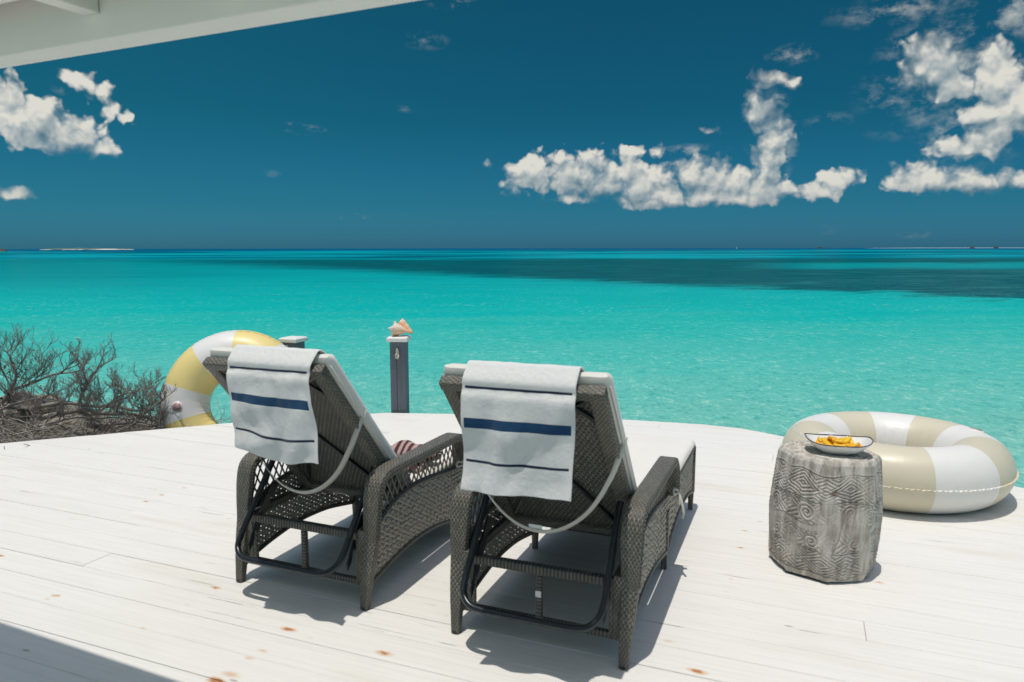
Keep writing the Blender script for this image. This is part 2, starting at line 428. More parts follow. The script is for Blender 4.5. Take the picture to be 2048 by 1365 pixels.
    w2 = t.noise(t.vm('MULTIPLY', p, (0.5, 1.2, 1)), 0.45, 3, .5)
    hh = t.m('ADD', t.m('MULTIPLY', w1, 0.10), t.m('MULTIPLY', w2, 0.22))
    nb = t.bump(hh, 1.0, t.mr(y, 10, 400, 0.9, 0.25, False))
    t.n.remove(b)
    di = t.node('ShaderNodeBsdfDiffuse'); gl = t.node('ShaderNodeBsdfGlossy'); gl.inputs['Roughness'].default_value = .12
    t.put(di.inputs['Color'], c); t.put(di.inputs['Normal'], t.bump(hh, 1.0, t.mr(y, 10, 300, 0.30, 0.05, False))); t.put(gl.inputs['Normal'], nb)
    fr = t.node('ShaderNodeFresnel'); fr.inputs['IOR'].default_value = 1.33; t.put(fr.inputs['Normal'], nb)
    mx = t.node('ShaderNodeMixShader'); t.put(mx.inputs[0], t.m('MINIMUM', t.m('MULTIPLY', fr.outputs[0], .5), t.mr(y, 20, 200, .16, .07, False)))
    t.l.new(di.outputs[0], mx.inputs[1]); t.l.new(gl.outputs[0], mx.inputs[2])
    t.l.new(mx.outputs[0], m.node_tree.nodes['Material Output'].inputs[0])
    return m
mb = MB()
ys = [-400, -20, 4, 6, 8, 10, 13, 17, 23, 32, 50, 90, 200, 600, 2000, 8000, 60000]
for i in range(len(ys)):
    w = max(400, ys[i] * 1.6)
    for k in range(9): mb.vert((w * (k / 4 - 1), ys[i], SEA))
for i in range(len(ys) - 1):
    for k in range(8): mb.face((i * 9 + k, i * 9 + k + 1, (i + 1) * 9 + k + 1, (i + 1) * 9 + k))
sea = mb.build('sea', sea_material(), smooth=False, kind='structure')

# ------------------------------------------------------------------ shore rock under and left of the deck
def rock_mat():
    m, t, b = mat('shore_limestone')
    p = t.geo()
    n = t.noise(p, 3.0, 8, .65); n2 = t.noise(p, 14, 6, .7); n3 = t.noise(p, 60, 4, .6)
    c = t.ramp(n2, [(0.3, (0.08, 0.07, 0.055)), (0.45, (0.28, 0.25, 0.20)), (0.58, (0.46, 0.41, 0.33)), (0.75, (0.62, 0.56, 0.47))])
    c = t.mix(t.mr(n, .42, .62, 0, .45), c, (0.18, 0.16, 0.13))
    t.put(b.inputs['Base Color'], c); b.inputs['Roughness'].default_value = 0.9
    t.put(b.inputs['Normal'], t.bump(t.m('ADD', n2, t.m('MULTIPLY', n3, .4)), 0.05, 0.9))
    return m
ROCK = rock_mat()
def rock_h(x, y):
    # high ground at left of the deck, falling away to the right and to the sea
    a = -0.20 - 0.10 * max(0, (x + 5.6)) - 0.16 * max(0, x + 4.2) - 0.55 * max(0, y - 7.9 - 0.2 * math.sin(x * 2)) ** 1.3
    if x > -3.3: a -= 0.25 * (x + 3.3)
    a = max(a, SEA - .8)
    n = mn.fractal(Vector((x * 1.1, y * 1.1, 0.3)), 1.0, 2.0, 5) * 0.16 + mn.fractal(Vector((x * 3.7, y * 3.7, 4.3)), .8, 2.1, 4) * 0.075
    v = mn.voronoi(Vector((x * 2.2, y * 2.2, .1)))[0][0]
    return a + n + (0.22 - v * 0.3) * 0.35
mb = MB(); xs = np.concatenate([np.linspace(-16, -7, 30)[:-1], np.linspace(-7, -1.6, 130), np.linspace(-1.5, 7, 40)]); yy = np.concatenate([np.linspace(2.5, 5.5, 12)[:-1], np.linspace(5.5, 9.6, 100), np.linspace(9.8, 14, 12)])
P = []
for x in xs:
    row = []
    for y in yy:
        h = rock_h(x, y)
        # stay below the deck wherever the deck is
        if x > -7.2: 
            lim = 0.433 * (x + 4.245) + 5.92
            if y < lim + .25: h = min(h, -0.30)
        row.append((x, y, h))
    P.append(row)
mb.grid(P, flip=False)
mb.build('shore_rock', ROCK, kind='structure')
def boulder(loc, s, seed, label):
    mb = MB(); bm = bmesh.new(); bmesh.ops.create_icosphere(bm, subdivisions=4, radius=1)
    for v in bm.verts:
        q = v.co * 1.0; k = 1 + .35 * mn.fractal(q * 1.2 + Vector((seed, 0, 0)), 1, 2, 4) + .1 * mn.fractal(q * 4 + Vector((0, seed, 0)), 1, 2, 3)
        mb.vert((loc[0] + q.x * k * s[0], loc[1] + q.y * k * s[1], loc[2] + q.z * k * s[2]))
    for f in bm.faces: mb.face([v.index for v in f.verts])
    bm.free()
    o = mb.build('boulder', ROCK); tag(o, label, 'rock'); return o
boulder((-4.30, 6.95, -0.17), (.34, .26, .16), 3.1, 'pale rounded limestone boulder beside the deck edge at far left')
boulder((-3.2, 6.95, -0.24), (.28, .2, .15), 8.4, 'small tan rock beside the foot of the yellow swim ring')
boulder((-4.95, 7.3, -0.12), (.42, .3, .24), 5.7, 'dark pitted limestone boulder under the dead shrub, leftmost in view')

# ------------------------------------------------------------------ islands and specks on the horizon
def isle(cx_px, w_px, h_px, y_water_px, D, name, label, cat, m, seed=1.0, rugged=.5, depth=.25):
    wdt = w_px / FPX * D; hgt = h_px / FPX * D
    X = (cx_px - 1024) / FPX * D
    mb = MB(); nx, ny = 60, 12; P = []
    for i in range(nx + 1):
        u = i / nx * 2 - 1; row = []
        for j in range(ny + 1):
            v = j / ny * 2 - 1
            e = max(0, 1 - abs(u) ** 3) * max(0, 1 - v * v)
            z = SEA * U + hgt * (e ** .5) * (1 - rugged + rugged * (1 + mn.fractal(Vector((u * 6 + seed, v * 2, seed)), 1, 2, 4)) ) - (0 if e > 0.001 else .3)
            row.append((X + u * wdt / 2, D + v * wdt * depth, z))
        P.append(row)
    mb.grid(P)
    o = mb.build(name, m, scale=1.0); tag(o, label, cat); return o
def isle_mat():
    m, t, b = mat('sand_and_scrub')
    p = t.geo(); z = t.xyz(p)[2]
    n = t.noise(t.vm('MULTIPLY', p, (1, 0, 0)), 0.011, 4, .6)
    sand = t.mr(t.m('ADD', z, t.m('MULTIPLY', t.m('SUBTRACT', n, .46), 16.0)), -.9, .6)
    c = t.mix(sand, (0.72, 0.68, 0.58), (0.10, 0.16, 0.13))
    t.put(b.inputs['Base Color'], c); b.inputs['Roughness'].default_value = 1; return m
IM = isle_mat()
md, t, b = mat('dark_rock'); t.put(b.inputs['Base Color'], t.ramp(t.noise(t.geo(), .6, 5, .6), [(0.35, (0.035, 0.035, 0.03)), (.65, (.12, .11, .09))])); b.inputs['Roughness'].default_value = .9
ms, t, b = mat('pale_far_sand'); b.inputs['Base Color'].default_value = (*lin(120, 150, 160), 1); b.inputs['Roughness'].default_value = 1
isle(165, 140, 2.7, 495, 2600, 'sand_islet', 'low islet with white beach and dark green scrub on the left horizon', 'islet', IM, 2.3, .5, .12)
isle(240, 62, 2.0, 495, 2620, 'scrub_islet', 'thin dark scrubby islet trailing right of the white beach on the left horizon', 'islet', IM, 7.7, .6, .12)
isle(2, 36, 5.0, 501, 930, 'rock_spit', 'brown rock spit entering the water at the left edge below the horizon', 'rock', md, 4.1, .5, .3)
isle(1940, 420, 1.3, 498, 5200, 'sandbar', 'long pale sandbar lying along the horizon at far right', 'sandbar', ms, 4.4, .1, .05)
for px, w, hh, lab in ((1635, 9, 2.6, 'tiny dark islet on the horizon below the tall cloud tower'), (1652, 4, 1.8, 'smallest dark speck of land just right of another on the horizon'),
                       (1937, 8, 3.0, 'tiny dark islet on the far right horizon above the pale sandbar'), (1984, 8, 3.0, 'rightmost tiny dark islet on the horizon above the pale sandbar')):
    isle(px, w, hh, 495, 5000, 'far_islet', lab, 'islet', md, px * .1, .5, .3)['group'] = 'dark specks of land on the horizon'
# far white sail
D = 3500; X = (1470 - 1024) / FPX * D
sr = bpy.data.objects.new('sailboat', None); COL.objects.link(sr); sr.location = (X, D, SEA * U)
tag(sr, 'tiny white sailboat far out on the horizon left of the dark specks', 'sailboat')
mw, t, b = mat('white_paint_far'); b.inputs['Base Color'].default_value = (.75, .75, .73, 1)
mb = MB(); mb.sweep([(-5, 0, .6), (-3, 0, .9), (4, 0, .9), (6, 0, 1.1)], [(.4, .8), (2.4, 1.2), (2.4, 1.2), (.2, .5)], Vector((0, 1, 0))); mb.build('hull', mw, sr, scale=1)
mb = MB(); a = [mb.vert(p) for p in ((-4, -.05, 2), (1, -.05, 2), (.8, -.05, 11), (-4, .05, 2), (1, .05, 2), (.8, .05, 11))]
mb.face((a[0], a[1], a[2])); mb.face((a[5], a[4], a[3])); mb.face((a[0], a[3], a[4], a[1])); mb.face((a[1], a[4], a[5], a[2])); mb.face((a[2], a[5], a[3], a[0])); mb.build('sail', mw, sr, scale=1, smooth=False)
mb = MB(); mb.tube([(1, 0, 1), (1, 0, 12)], .1, 6); mb.build('mast', mw, sr, scale=1)

# ------------------------------------------------------------------ deck
A_P = math.radians(-21.9)
PD = Vector((math.cos(A_P), math.sin(A_P))); PN = Vector((-PD.y, PD.x))
RUST = [(-3.05,5.52,1,.7),(-1.35,5.05,.8,.6),(-2.05,4.72,.9,.7),(-1.85,4.62,.5,.5)]
def gz(x, y):
    X = x - 1024; Y = y - 682.5
    F = FPX * math.cos(PITCH) - Y * math.sin(PITCH); Z = -Y * math.cos(PITCH) - FPX * math.sin(PITCH)
    k = -H / Z; return (X * k, F * k)
# places on the deck where nails have bled rust (size, strength)
RUST_PX = [(178,897,.9,.8),(168,959,.6,.5),(368,975,.9,.8),(384,968,.5,.6),(447,943,.6,.6),(404,957,.5,.4),(323,989,1,.9),(291,1002,1.1,1),(457,1036,.7,.8),
 (111,1190,1.2,.9),(94,1197,.8,.6),(430,1174,1.3,1),(576,1258,1.6,1.2),(373,1207,.5,.5),(285,1255,.8,.5),(523,1301,1.0,.7),(497,1316,1.2,.6),(460,1349,1.8,.7),(433,1361,1.8,1.3),
 (767,1306,1.6,1.0),(1488,1062,.8,1),(1485,1056,.5,.6),(1480,1096,.9,1),(1458,1150,.6,.7),(1462,1159,.6,.7),(1393,1343,1.6,1.1),(1337,1283,1.2,.5),(1452,1184,.5,.6),(1749,1110,.8,.8),
 (1757,1166,.9,.9),(1533,930,.6,.6),(1557,878,.5,.9),(1900,1036,.6,.5),(0,1110,1.2,1.1),(134,929,.4,.4),(45,947,.4,.6),(355,1226,.5,.4),(620,1275,.6,.4)]
RUST = [(*gz(a, b_), s_, st) for a, b_, s_, st in RUST_PX]

def deck_mat(spots):
    m, t, b = mat('white_painted_planks')
    p = t.geo()
    oi = t.node('ShaderNodeObjectInfo').outputs['Random']
    mp = t.node('ShaderNodeMapping', vector_type='POINT'); mp.inputs['Rotation'].default_value = (0, 0, -A_P)
    t.put(mp.inputs['Vector'], p); q = mp.outputs[0]
    qs = t.vm('ADD', q, t.comb(t.m('MULTIPLY', oi, 7.0), 0.0, 0.0))
    grain = t.noise(t.vm('MULTIPLY', qs, (1.2, 42.0, 1)), 1.6, 6, .62, .15)
    fine = t.noise(t.vm('MULTIPLY', qs, (6.0, 150.0, 1)), 1.0, 3, .6)
    blotch = t.noise(p, 1.3, 5, .6)
    wear = t.noise(t.vm('MULTIPLY', qs, (2.5, 14.0, 1)), 1.7, 5, .68)
    c = t.mix(t.mr(grain, .30, .62), (0.73, 0.71, 0.665), (0.80, 0.78, 0.735))
    c = t.mix(t.m('MULTIPLY', oi, .35), c, (0.745, 0.73, 0.685))
    c = t.mix(t.mr(blotch, .5, .75, 0, .4), c, (0.69, 0.665, 0.60))
    # sparse dark cracks where the paint has split along the grain
    crack = t.m('MULTIPLY', t.mr(t.noise(t.vm('MULTIPLY', qs, (1.1, 46.0, 1)), 1.0, 3, .55), .66, .70), t.mr(wear, .46, .62))
    c = t.mix(t.m('MULTIPLY', crack, .6), c, (0.20, 0.19, 0.17))
    # grey specks and chips
    v = t.node('ShaderNodeTexVoronoi'); v.inputs['Scale'].default_value = 1.0; t.put(v.inputs['Vector'], t.vm('MULTIPLY', qs, (3.2, 10.0, 1)))
    vc = t.xyz(v.outputs['Color'])[0]
    c = t.mix(t.m('MULTIPLY', t.m('MULTIPLY', t.mr(v.outputs['Distance'], .075, .03), t.mr(vc, .80, .84)), .6), c, (0.22, 0.20, 0.18))
    # brownish tea stains in long soft smears
    stn = t.m('MULTIPLY', t.mr(t.noise(t.vm('MULTIPLY', q, (.55, 3.4, 1)), 1.1, 3, .5), .60, .72), .34)
    c = t.mix(stn, c, (0.60, 0.54, 0.40))
    # rust bleeding from nails
    nd = t.vm('SUBTRACT', t.noise(p, 45, 2, .5, out=1), (.5, .5, .5))
    qn = t.vm('ADD', q, t.vm('SCALE', nd, sc_=0.018))
    halo = None; core = None
    ca, sa = math.cos(A_P), math.sin(A_P)
    for x, y, s_, st in spots:
        X = (x * ca + y * sa) * U; Y = (-x * sa + y * ca) * U
        d = t.vm('LENGTH', t.vm('MULTIPLY', t.vm('SUBTRACT', qn, (X, Y, 0)), (1 / (.030 * s_), 1 / (.012 * s_), 0)))
        h_ = t.m('MULTIPLY', t.mr(d, 1.0, 0.15, smooth=False), st)
        halo = h_ if halo is None else t.m('MAXIMUM', halo, h_)
    if halo is not None:
        c = t.mix(t.m('MULTIPLY', t.mr(halo, .0, 1.0), .75, clamp=True), c, (0.60, 0.30, 0.09))
        c = t.mix(t.mr(halo, .72, 1.0, 0, .7), c, (0.36, 0.12, 0.03))
    t.put(b.inputs['Base Color'], c); b.inputs['Roughness'].default_value = 0.62
    b.inputs['Specular IOR Level'].default_value = .3
    hb = t.m('ADD', t.m('MULTIPLY', grain, .8), t.m('ADD', t.m('MULTIPLY', fine, .25), t.m('MULTIPLY', crack, -1.2)))
    t.put(b.inputs['Normal'], t.bump(hb, 0.0016, 1.0))
    return m
DM = deck_mat([])
DECK = [(-7.5, -5.0), (4.6, -5.0), (4.35, 3.3), (3.43, 4.75), (2.52, 5.90), (2.05, 6.40), (1.72, 6.56), (1.06, 6.74), (-0.12, 6.95), (-0.75, 7.01), (-1.25, 7.05), (-2.55, 6.66), (-4.245, 5.92), (-7.5, 4.5)]
def clip(poly, n, d, keep_ge=True):
    out = []
    for i in range(len(poly)):
        a = poly[i]; b_ = poly[(i + 1) % len(poly)]
        fa = a[0] * n[0] + a[1] * n[1] - d; fb = b_[0] * n[0] + b_[1] * n[1] - d
        if not keep_ge: fa, fb = -fa, -fb
        if fa >= 0: out.append(a)
        if (fa >= 0) != (fb >= 0):
            k = fa / (fa - fb); out.append((a[0] + (b_[0] - a[0]) * k, a[1] + (b_[1] - a[1]) * k))
    return out
deck = empty('deck'); deck['kind'] = 'structure'
rs = random.Random(11)
PW = 0.172; s0 = 2.652
k = -40
svals = [s0 + i * PW for i in range(-62, 40)]
for s_ in svals:
    strip = clip(clip(DECK, (PN.x, PN.y), s_ + 0.0011), (PN.x, PN.y), s_ + PW - 0.0011, False)
    if len(strip) < 3: continue
    us = [p[0] * PD.x + p[1] * PD.y for p in strip]; lo, hi = min(us), max(us)
    cuts = [lo - 1]; x = lo + rs.uniform(1.2, 4.2)
    while x < hi - .8: cuts.append(x); x += rs.choice([5.4, 6.4, 7.4])
    cuts.append(hi + 1)
    zt = 0.0
    for a, b_ in zip(cuts[:-1], cuts[1:]):
        pc = clip(clip(strip, (PD.x, PD.y), a + .0006), (PD.x, PD.y), b_ - .0006, False)
        if len(pc) < 3: continue
        dz_ = rs.uniform(-.0022, .0); til = rs.uniform(-.006, .006)
        mb = MB(); n = len(pc)
        mid_s = s_ + PW / 2
        # ragged outer board ends
        pc2 = []
        for p_ in pc:
            pc2.append(p_)
        c_in = 0.0015
        ce = (sum(p_[0] for p_ in pc2) / n, sum(p_[1] for p_ in pc2) / n)
        top = []
        for p_ in pc2:
            v_ = Vector((ce[0] - p_[0], ce[1] - p_[1])); 
            # chamfer: move inwards along both board axes
            a_ = v_.dot(PD); bb = v_.dot(PN)
            q = Vector(p_) + PD * (math.copysign(c_in, a_)) + PN * (math.copysign(c_in, bb))
            sN = q.dot(PN) - mid_s
            top.append((q.x, q.y, dz_ + til * sN))
        it = [mb.vert(p_) for p_ in top]
        im = [mb.vert((p_[0], p_[1], dz_ - .0020 + til * (Vector(p_).dot(PN) - mid_s))) for p_ in pc2]
        ib = [mb.vert((p_[0], p_[1], -0.036)) for p_ in pc2]
        mb.face(it)
        for i in range(n):
            j = (i + 1) % n
            mb.face((im[i], im[j], it[j], it[i])); mb.face((ib[i], ib[j], im[j], im[i]))
        mb.face(ib[::-1])
        near_ = [r_ for r_ in RUST if s_ - .02 < r_[0] * PN.x + r_[1] * PN.y < s_ + PW + .02 and a - .05 < r_[0] * PD.x + r_[1] * PD.y < b_ + .05]
        mb.build('plank', deck_mat(near_) if near_ else DM, deck, smooth=False)
# rim joist and piles
mdk, t, b = mat('weathered_framing'); t.put(b.inputs['Base Color'], t.mix(t.noise(t.geo(), 12, 5, .6), (.30, .28, .25), (.55, .53, .49))); b.inputs['Roughness'].default_value = .85
for i in range(len(DECK)):
    a = Vector(DECK[i]); b_ = Vector(DECK[(i + 1) % len(DECK)]); dd = (b_ - a).normalized(); nn = Vector((-dd.y, dd.x))
    mb = MB(); c_ = (a + b_) / 2 + nn * .06
    mb.box((c_.x, c_.y, -.127), ((b_ - a).length - .02, .04, .18), Matrix.Rotation(math.atan2(dd.y, dd.x), 3, 'Z')); mb.build('rim_joist', mdk, deck, smooth=False)
for p_ in [(3.9, 3.6), (3.2, 4.7), (2.3, 5.8), (1.0, 6.5), (-.6, 6.75), (-2.3, 6.45), (-4.0, 5.75), (-6, 4.9), (0, 3), (3.9, 0)]:
    mb = MB(); mb.tube([(p_[0], p_[1], -3.2), (p_[0], p_[1], -.04)], .1, 12); mb.build('pile', mdk, deck)

# ------------------------------------------------------------------ materials for things
def simple(name, col, rough=.5, metal=0.0, spec=.5, nscale=None, namp=.0, bumpd=0):
    m, t, b = mat(name)
    b.inputs['Base Color'].default_value = (*col, 1); b.inputs['Roughness'].default_value = rough
    b.inputs['Metallic'].default_value = metal; b.inputs['Specular IOR Level'].default_value = spec
    if nscale:
        n = t.noise(t.tc('Object'), nscale, 5, .6)
        t.put(b.inputs['Base Color'], t.mix(n, tuple(c * (1 - namp) for c in col), tuple(min(1, c * (1 + namp)) for c in col)))
        if bumpd: t.put(b.inputs['Normal'], t.bump(n, bumpd, 1))
    return m
def wicker(name, along=0.026, across=0.0085, swap=False, base=(.125, .118, .098), hi=(.205, .19, .155), lo=(.05, .048, .042), bd=.0035, K=1.18):
    base = tuple(c * K for c in base); hi = tuple(c * K for c in hi)
    """flat rattan strands: rows 'across' wide, passing over and under stakes every 'along'"""
    m, t, b = mat(name)
    uv = t.xyz(t.tc('UV')); u, v = (uv[1], uv[0]) if swap else (uv[0], uv[1])
    wob = t.noise(t.tc('UV'), 18, 2, .5)
    v = t.m('ADD', v, t.m('MULTIPLY', wob, across * .5)); u = t.m('ADD', u, t.m('MULTIPLY', wob, along * .25))
    r = t.m('DIVIDE', v, across); row = t.m('FLOOR', r); fr = t.m('FRACT', r)
    ph = t.m('MULTIPLY', t.m('MODULO', t.m('ABSOLUTE', row), 2.0), PI)
    over = t.m('SINE', t.m('ADD', t.m('MULTIPLY', u, 2 * PI / along), ph))
    prof = t.m('SINE', t.m('MULTIPLY', fr, PI))
    hgt = t.m('MULTIPLY', t.m('MULTIPLY_ADD', over, .5, .5), t.m('POWER', prof, .6))
    rn = t.node('ShaderNodeTexWhiteNoise', noise_dimensions='2D')
    t.put(rn.inputs['Vector'], t.comb(row, t.m('FLOOR', t.m('ADD', t.m('DIVIDE', u, along), t.m('MULTIPLY', ph, .5 / PI))), 0.0))
    c = t.mix(rn.outputs['Value'], base, hi)
    c = t.mix(t.m('MULTIPLY', t.mr(t.noise(t.tc('UV'), 9, 3, .6), .35, .7), .4), c, base)
    c = t.mix(t.mr(hgt, .42, .08), c, lo)
    t.put(b.inputs['Base Color'], c); b.inputs['Roughness'].default_value = .48; b.inputs['Specular IOR Level'].default_value = .4
    t.put(b.inputs['Normal'], t.bump(hgt, bd, 1.0))
    return m
W_FRAME = wicker('woven_rattan_frame', .021, .0070, bd=.0024, lo=(.075, .072, .06))
W_BACK = wicker('woven_rattan_backrest', .030, .0088, swap=False, base=(.11, .11, .092), hi=(.185, .178, .145))
W_TUBE = wicker('wrapped_rattan_rail', .5, .0065, swap=True, base=(.11, .106, .09), hi=(.16, .15, .125), bd=.002)
STRAND = simple('rattan_strand', (.20, .19, .155), .5, nscale=60, namp=.3)
STRAND2 = simple('rattan_strand_pale', (.31, .295, .245), .5, nscale=50, namp=.25)
BLACK = simple('black_powder_coated_steel', (.013, .017, .022), .28)
def fabric(name, col, sc_=700, bd=.0006, var=.04):
    m, t, b = mat(name)
    p = t.tc('Object'); n = t.noise(p, sc_, 2, .5); n2 = t.noise(p, 7, 4, .6)
    t.put(b.inputs['Base Color'], t.mix(n2, tuple(c * (1 - var) for c in col), tuple(min(1, c * (1 + var)) for c in col)))
    b.inputs['Roughness'].default_value = .9; b.inputs['Specular IOR Level'].default_value = .2
    b.inputs['Sheen Weight'].default_value = .15
    t.put(b.inputs['Normal'], t.bump(t.m('ADD', t.m('MULTIPLY', n, .4), t.m('MULTIPLY', n2, 9)), bd, 1)); return m
CUSH = fabric('off_white_outdoor_fabric', (.775, .745, .69))
STRAPM = fabric('cream_webbing', (.58, .56, .50))
WHITE_TAG = simple('white_label', (.78, .78, .76), .6)

# ------------------------------------------------------------------ sun lounger
def clip_seg(a, b_, inside, n=60):
    """keep the pieces of a segment where inside(y,z)"""
    out = []; cur = None
    for i in range(n + 1):
        t_ = i / n; p = (a[0] + (b_[0] - a[0]) * t_, a[1] + (b_[1] - a[1]) * t_)
        if inside(*p):
            if cur is None: cur = [p, p]
            cur[1] = p
        elif cur is not None:
            out.append(cur); cur = None
    if cur is not None: out.append(cur)
    return [c for c in out if math.hypot(c[0][0] - c[1][0], c[0][1] - c[1][1]) > .006]

TOPC = [(.03, .20), (.06, .28), (.12, .345), (.20, .392), (.32, .425), (.46, .435), (.62, .425), (.78, .405), (.92, .395)]
BOTC = [(.02, .075), (.10, .105), (.25, .135), (.45, .155), (.65, .145), (.80, .12), (.94, .09)]
BOTF = [(.94, .09), (1.05, .13), (1.2, .16), (1.4, .175), (1.6, .165), (1.75, .14), (1.86, .11)]
def interp(tab, x):
    if x <= tab[0][0]: return tab[0][1]
    for (a, b_), (c, d) in zip(tab[:-1], tab[1:]):
        if x <= c: return b_ + (d - b_) * (x - a) / (c - a)
    return tab[-1][1]

def rear_w(z): return .034 + (.084 - .034) * min(1, max(0, z / .48)) ** .9
def make_lounger():
    root = empty('sun_lounger')
    sidelx = .352
    for sg in (1, -1):
        # arm band: rear top of the leg, bend, arm, bend, front support
        pts = [(.055, .30), (.062, .40), (.074, .49), (.092, .548), (.135, .578), (.20, .586), (.30, .586), (.55, .584), (.80, .584), (.87, .578), (.915, .55), (.935, .49), (.94, .39)]
        path = smooth_path([(sg * .365, a, b_) for a, b_ in pts], 5)
        n = len(path); sz = []
        for i, p in enumerate(path):
            w = rear_w(p.z) if p.y < .12 else .084
            sz.append((w, .042))
        mb = MB(); mb.sweep(path, sz); mb.build('armrest', W_FRAME, root, auto=50)
        # piping cord on both edges of the arm
        mb = MB()
        for e in (-1, 1):
            mb.tube([Vector(p) + Vector((e * sz[i][0] * .5 * .93, 0, 0)) for i, p in enumerate(path) if i % 2 == 0], .008, 6)
        mb.build('armrest_edging', W_TUBE, root)
        # rear leg, tapering to the foot
        lp = smooth_path([(sg * .357, .0, 0.0), (sg * .358, .008, .06), (sg * .361, .02, .14), (sg * .364, .038, .22), (sg * .365, .055, .30)], 4)
        mb = MB(); mb.sweep(lp, [(rear_w(p.z), .034 + .008 * min(1, p.z / .2)) for p in lp]); mb.build('leg', W_FRAME, root, auto=50)
        mb = MB(); mb.tube([(sg * .357, 0, 0), (sg * .357, 0, .012)], .019, 10); mb.build('foot_cap', BLACK, root)
        for ly in (.94, 1.85):
            lp = [(sg * .345, ly, 0), (sg * .345, ly, .06), (sg * .345, ly + .004, .14), (sg * .345, ly, .30)]
            mb = MB(); mb.sweep(lp, [(.026, .026), (.030, .030), (.036, .036), (.036, .036)]); mb.build('leg', W_FRAME, root, auto=50)
        # side panel borders
        mb = MB()
        mb.tube(smooth_path([(sg * sidelx, a, b_) for a, b_ in TOPC[1:]] + [(sg * sidelx, 1.4, .39), (sg * sidelx, 1.87, .39)], 5), .014, 8)
        mb.build('side_rail', W_TUBE, root)
        mb = MB()
        mb.tube(smooth_path([(sg * sidelx, a, b_) for a, b_ in BOTC], 5), .012, 8)
        mb.tube(smooth_path([(sg * sidelx, a, b_) for a, b_ in BOTF], 5), .012, 8)
        mb.tube([(sg * sidelx, 1.87, .39), (sg * sidelx, 1.86, .11)], .014, 8)
        mb.build('lower_rail', W_TUBE, root)
        # dense weave with small openings: diagonal strands
        def inside(y, z):
            if y < .03 or y > 1.86: return False
            top = interp(TOPC, y) if y < .92 else .39
            bot = interp(BOTC, y) if y < .94 else interp(BOTF, y)
            return bot < z < top
        mb = MB(); sp = .0205; wd = .0158
        for fam, ang in ((0, 31), (1, 149)):
            d = (math.cos(math.radians(ang)), math.sin(math.radians(ang))); nrm = (-d[1], d[0])
            off0 = -1.6
            while off0 < 1.6:
                c0_ = (1.0 + nrm[0] * off0, .25 + nrm[1] * off0)
                a = (c0_[0] - d[0] * 1.3, c0_[1] - d[1] * 1.3); b_ = (c0_[0] + d[0] * 1.3, c0_[1] + d[1] * 1.3)
                for s1, s2 in clip_seg(a, b_, inside, 240):
                    L = math.hypot(s2[0] - s1[0], s2[1] - s1[1]); nseg = max(1, int(L / (sp * 1.1)))
                    prev = None
                    for i in range(nseg + 1):
                        t_ = i / nseg; y = s1[0] + (s2[0] - s1[0]) * t_; z = s1[1] + (s2[1] - s1[1]) * t_
                        wv = .0028 * (1 if (i + fam) % 2 else -1)
                        X = sg * (sidelx + wv)
                        ia = mb.vert((X, y + nrm[0] * wd / 2, z + nrm[1] * wd / 2)); ib = mb.vert((X, y - nrm[0] * wd / 2, z - nrm[1] * wd / 2))
                        if prev: mb.face((prev[0], prev[1], ib, ia), [(0, 0)] * 4)
                        prev = (ia, ib)
                off0 += sp
        o = mb.build('side_weave', STRAND2, root, smooth=True, solid=.0022); o['kind'] = 'stuff'
        # open lattice between side rail and armrest
        def inside2(y, z): return .075 < y < .925 and interp(TOPC, y) < z < min(.572, .57) and not (y < .11 and z > .50)
        mb = MB(); sp = .040; wd = .0085
        for fam, ang in ((0, 62), (1, 118)):
            d = (math.cos(math.radians(ang)), math.sin(math.radians(ang))); nrm = (-d[1], d[0]); off0 = -.8
            while off0 < .8:
                c0_ = (.5 + nrm[0] * off0, .48 + nrm[1] * off0)
                a = (c0_[0] - d[0] * .45, c0_[1] - d[1] * .45); b_ = (c0_[0] + d[0] * .45, c0_[1] + d[1] * .45)
                for s1, s2 in clip_seg(a, b_, inside2, 120):
                    X = sg * (sidelx + (.002 if fam else -.002)); 
                    mb.sweep([(X, s1[0], s1[1]), (X, s2[0], s2[1])], [(.004, wd)] * 2, prof=[(1, 1), (-1, 1), (-1, -1), (1, -1)])
                off0 += sp
        o = mb.build('arm_lattice', STRAND, root, smooth=False); o['kind'] = 'stuff'
        # inner seat rail and rear corner posts
        mb = MB(); mb.sweep([(sg * .312, .05, .33), (sg * .312, 1.86, .345)], [(.026, .034)] * 2); mb.build('seat_rail', W_TUBE, root, auto=50)
        mb = MB(); mb.sweep([(sg * .328, .05, .085), (sg * .328, .05, .345)], [(.05, .032)] * 2); mb.tube([(sg * .296, .048, .085), (sg * .296, .048, .33)], .012, 8)
        mb.build('corner_post', W_FRAME, root, auto=50)
        # toothed rack that holds the prop
        mb = MB(); pr = [(.20, .44), (.17, .385), (.145, .40), (.135, .345), (.095, .31), (.085, .335), (.07, .275), (.035, .24), (.03, .265), (.012, .20), (-.02, .17), (-.02, .20), (.05, .33), (.16, .46)]
        fr = [mb.vert((sg * .283, a, b_)) for a, b_ in pr]; bk = [mb.vert((sg * .277, a, b_)) for a, b_ in pr]
        mb.face(fr if sg > 0 else fr[::-1], None); mb.face(bk[::-1] if sg > 0 else bk)
        for i in range(len(pr)): j = (i + 1) % len(pr); mb.face((fr[j], fr[i], bk[i], bk[j]))
        mb.build('notched_rack', BLACK, root, smooth=False)
    # cross rails
    mb = MB(); mb.sweep([(-.30, .05, .315), (.30, .05, .315)], [(.036, .036)] * 2, side=Vector((0, 0, 1))); mb.build('cross_rail', W_TUBE, root, auto=50)
    mb = MB(); mb.sweep([(-.30, .05, .098), (.30, .05, .098)], [(.026, .026)] * 2, side=Vector((0, 0, 1))); mb.build('cross_rail', W_TUBE, root, auto=50)
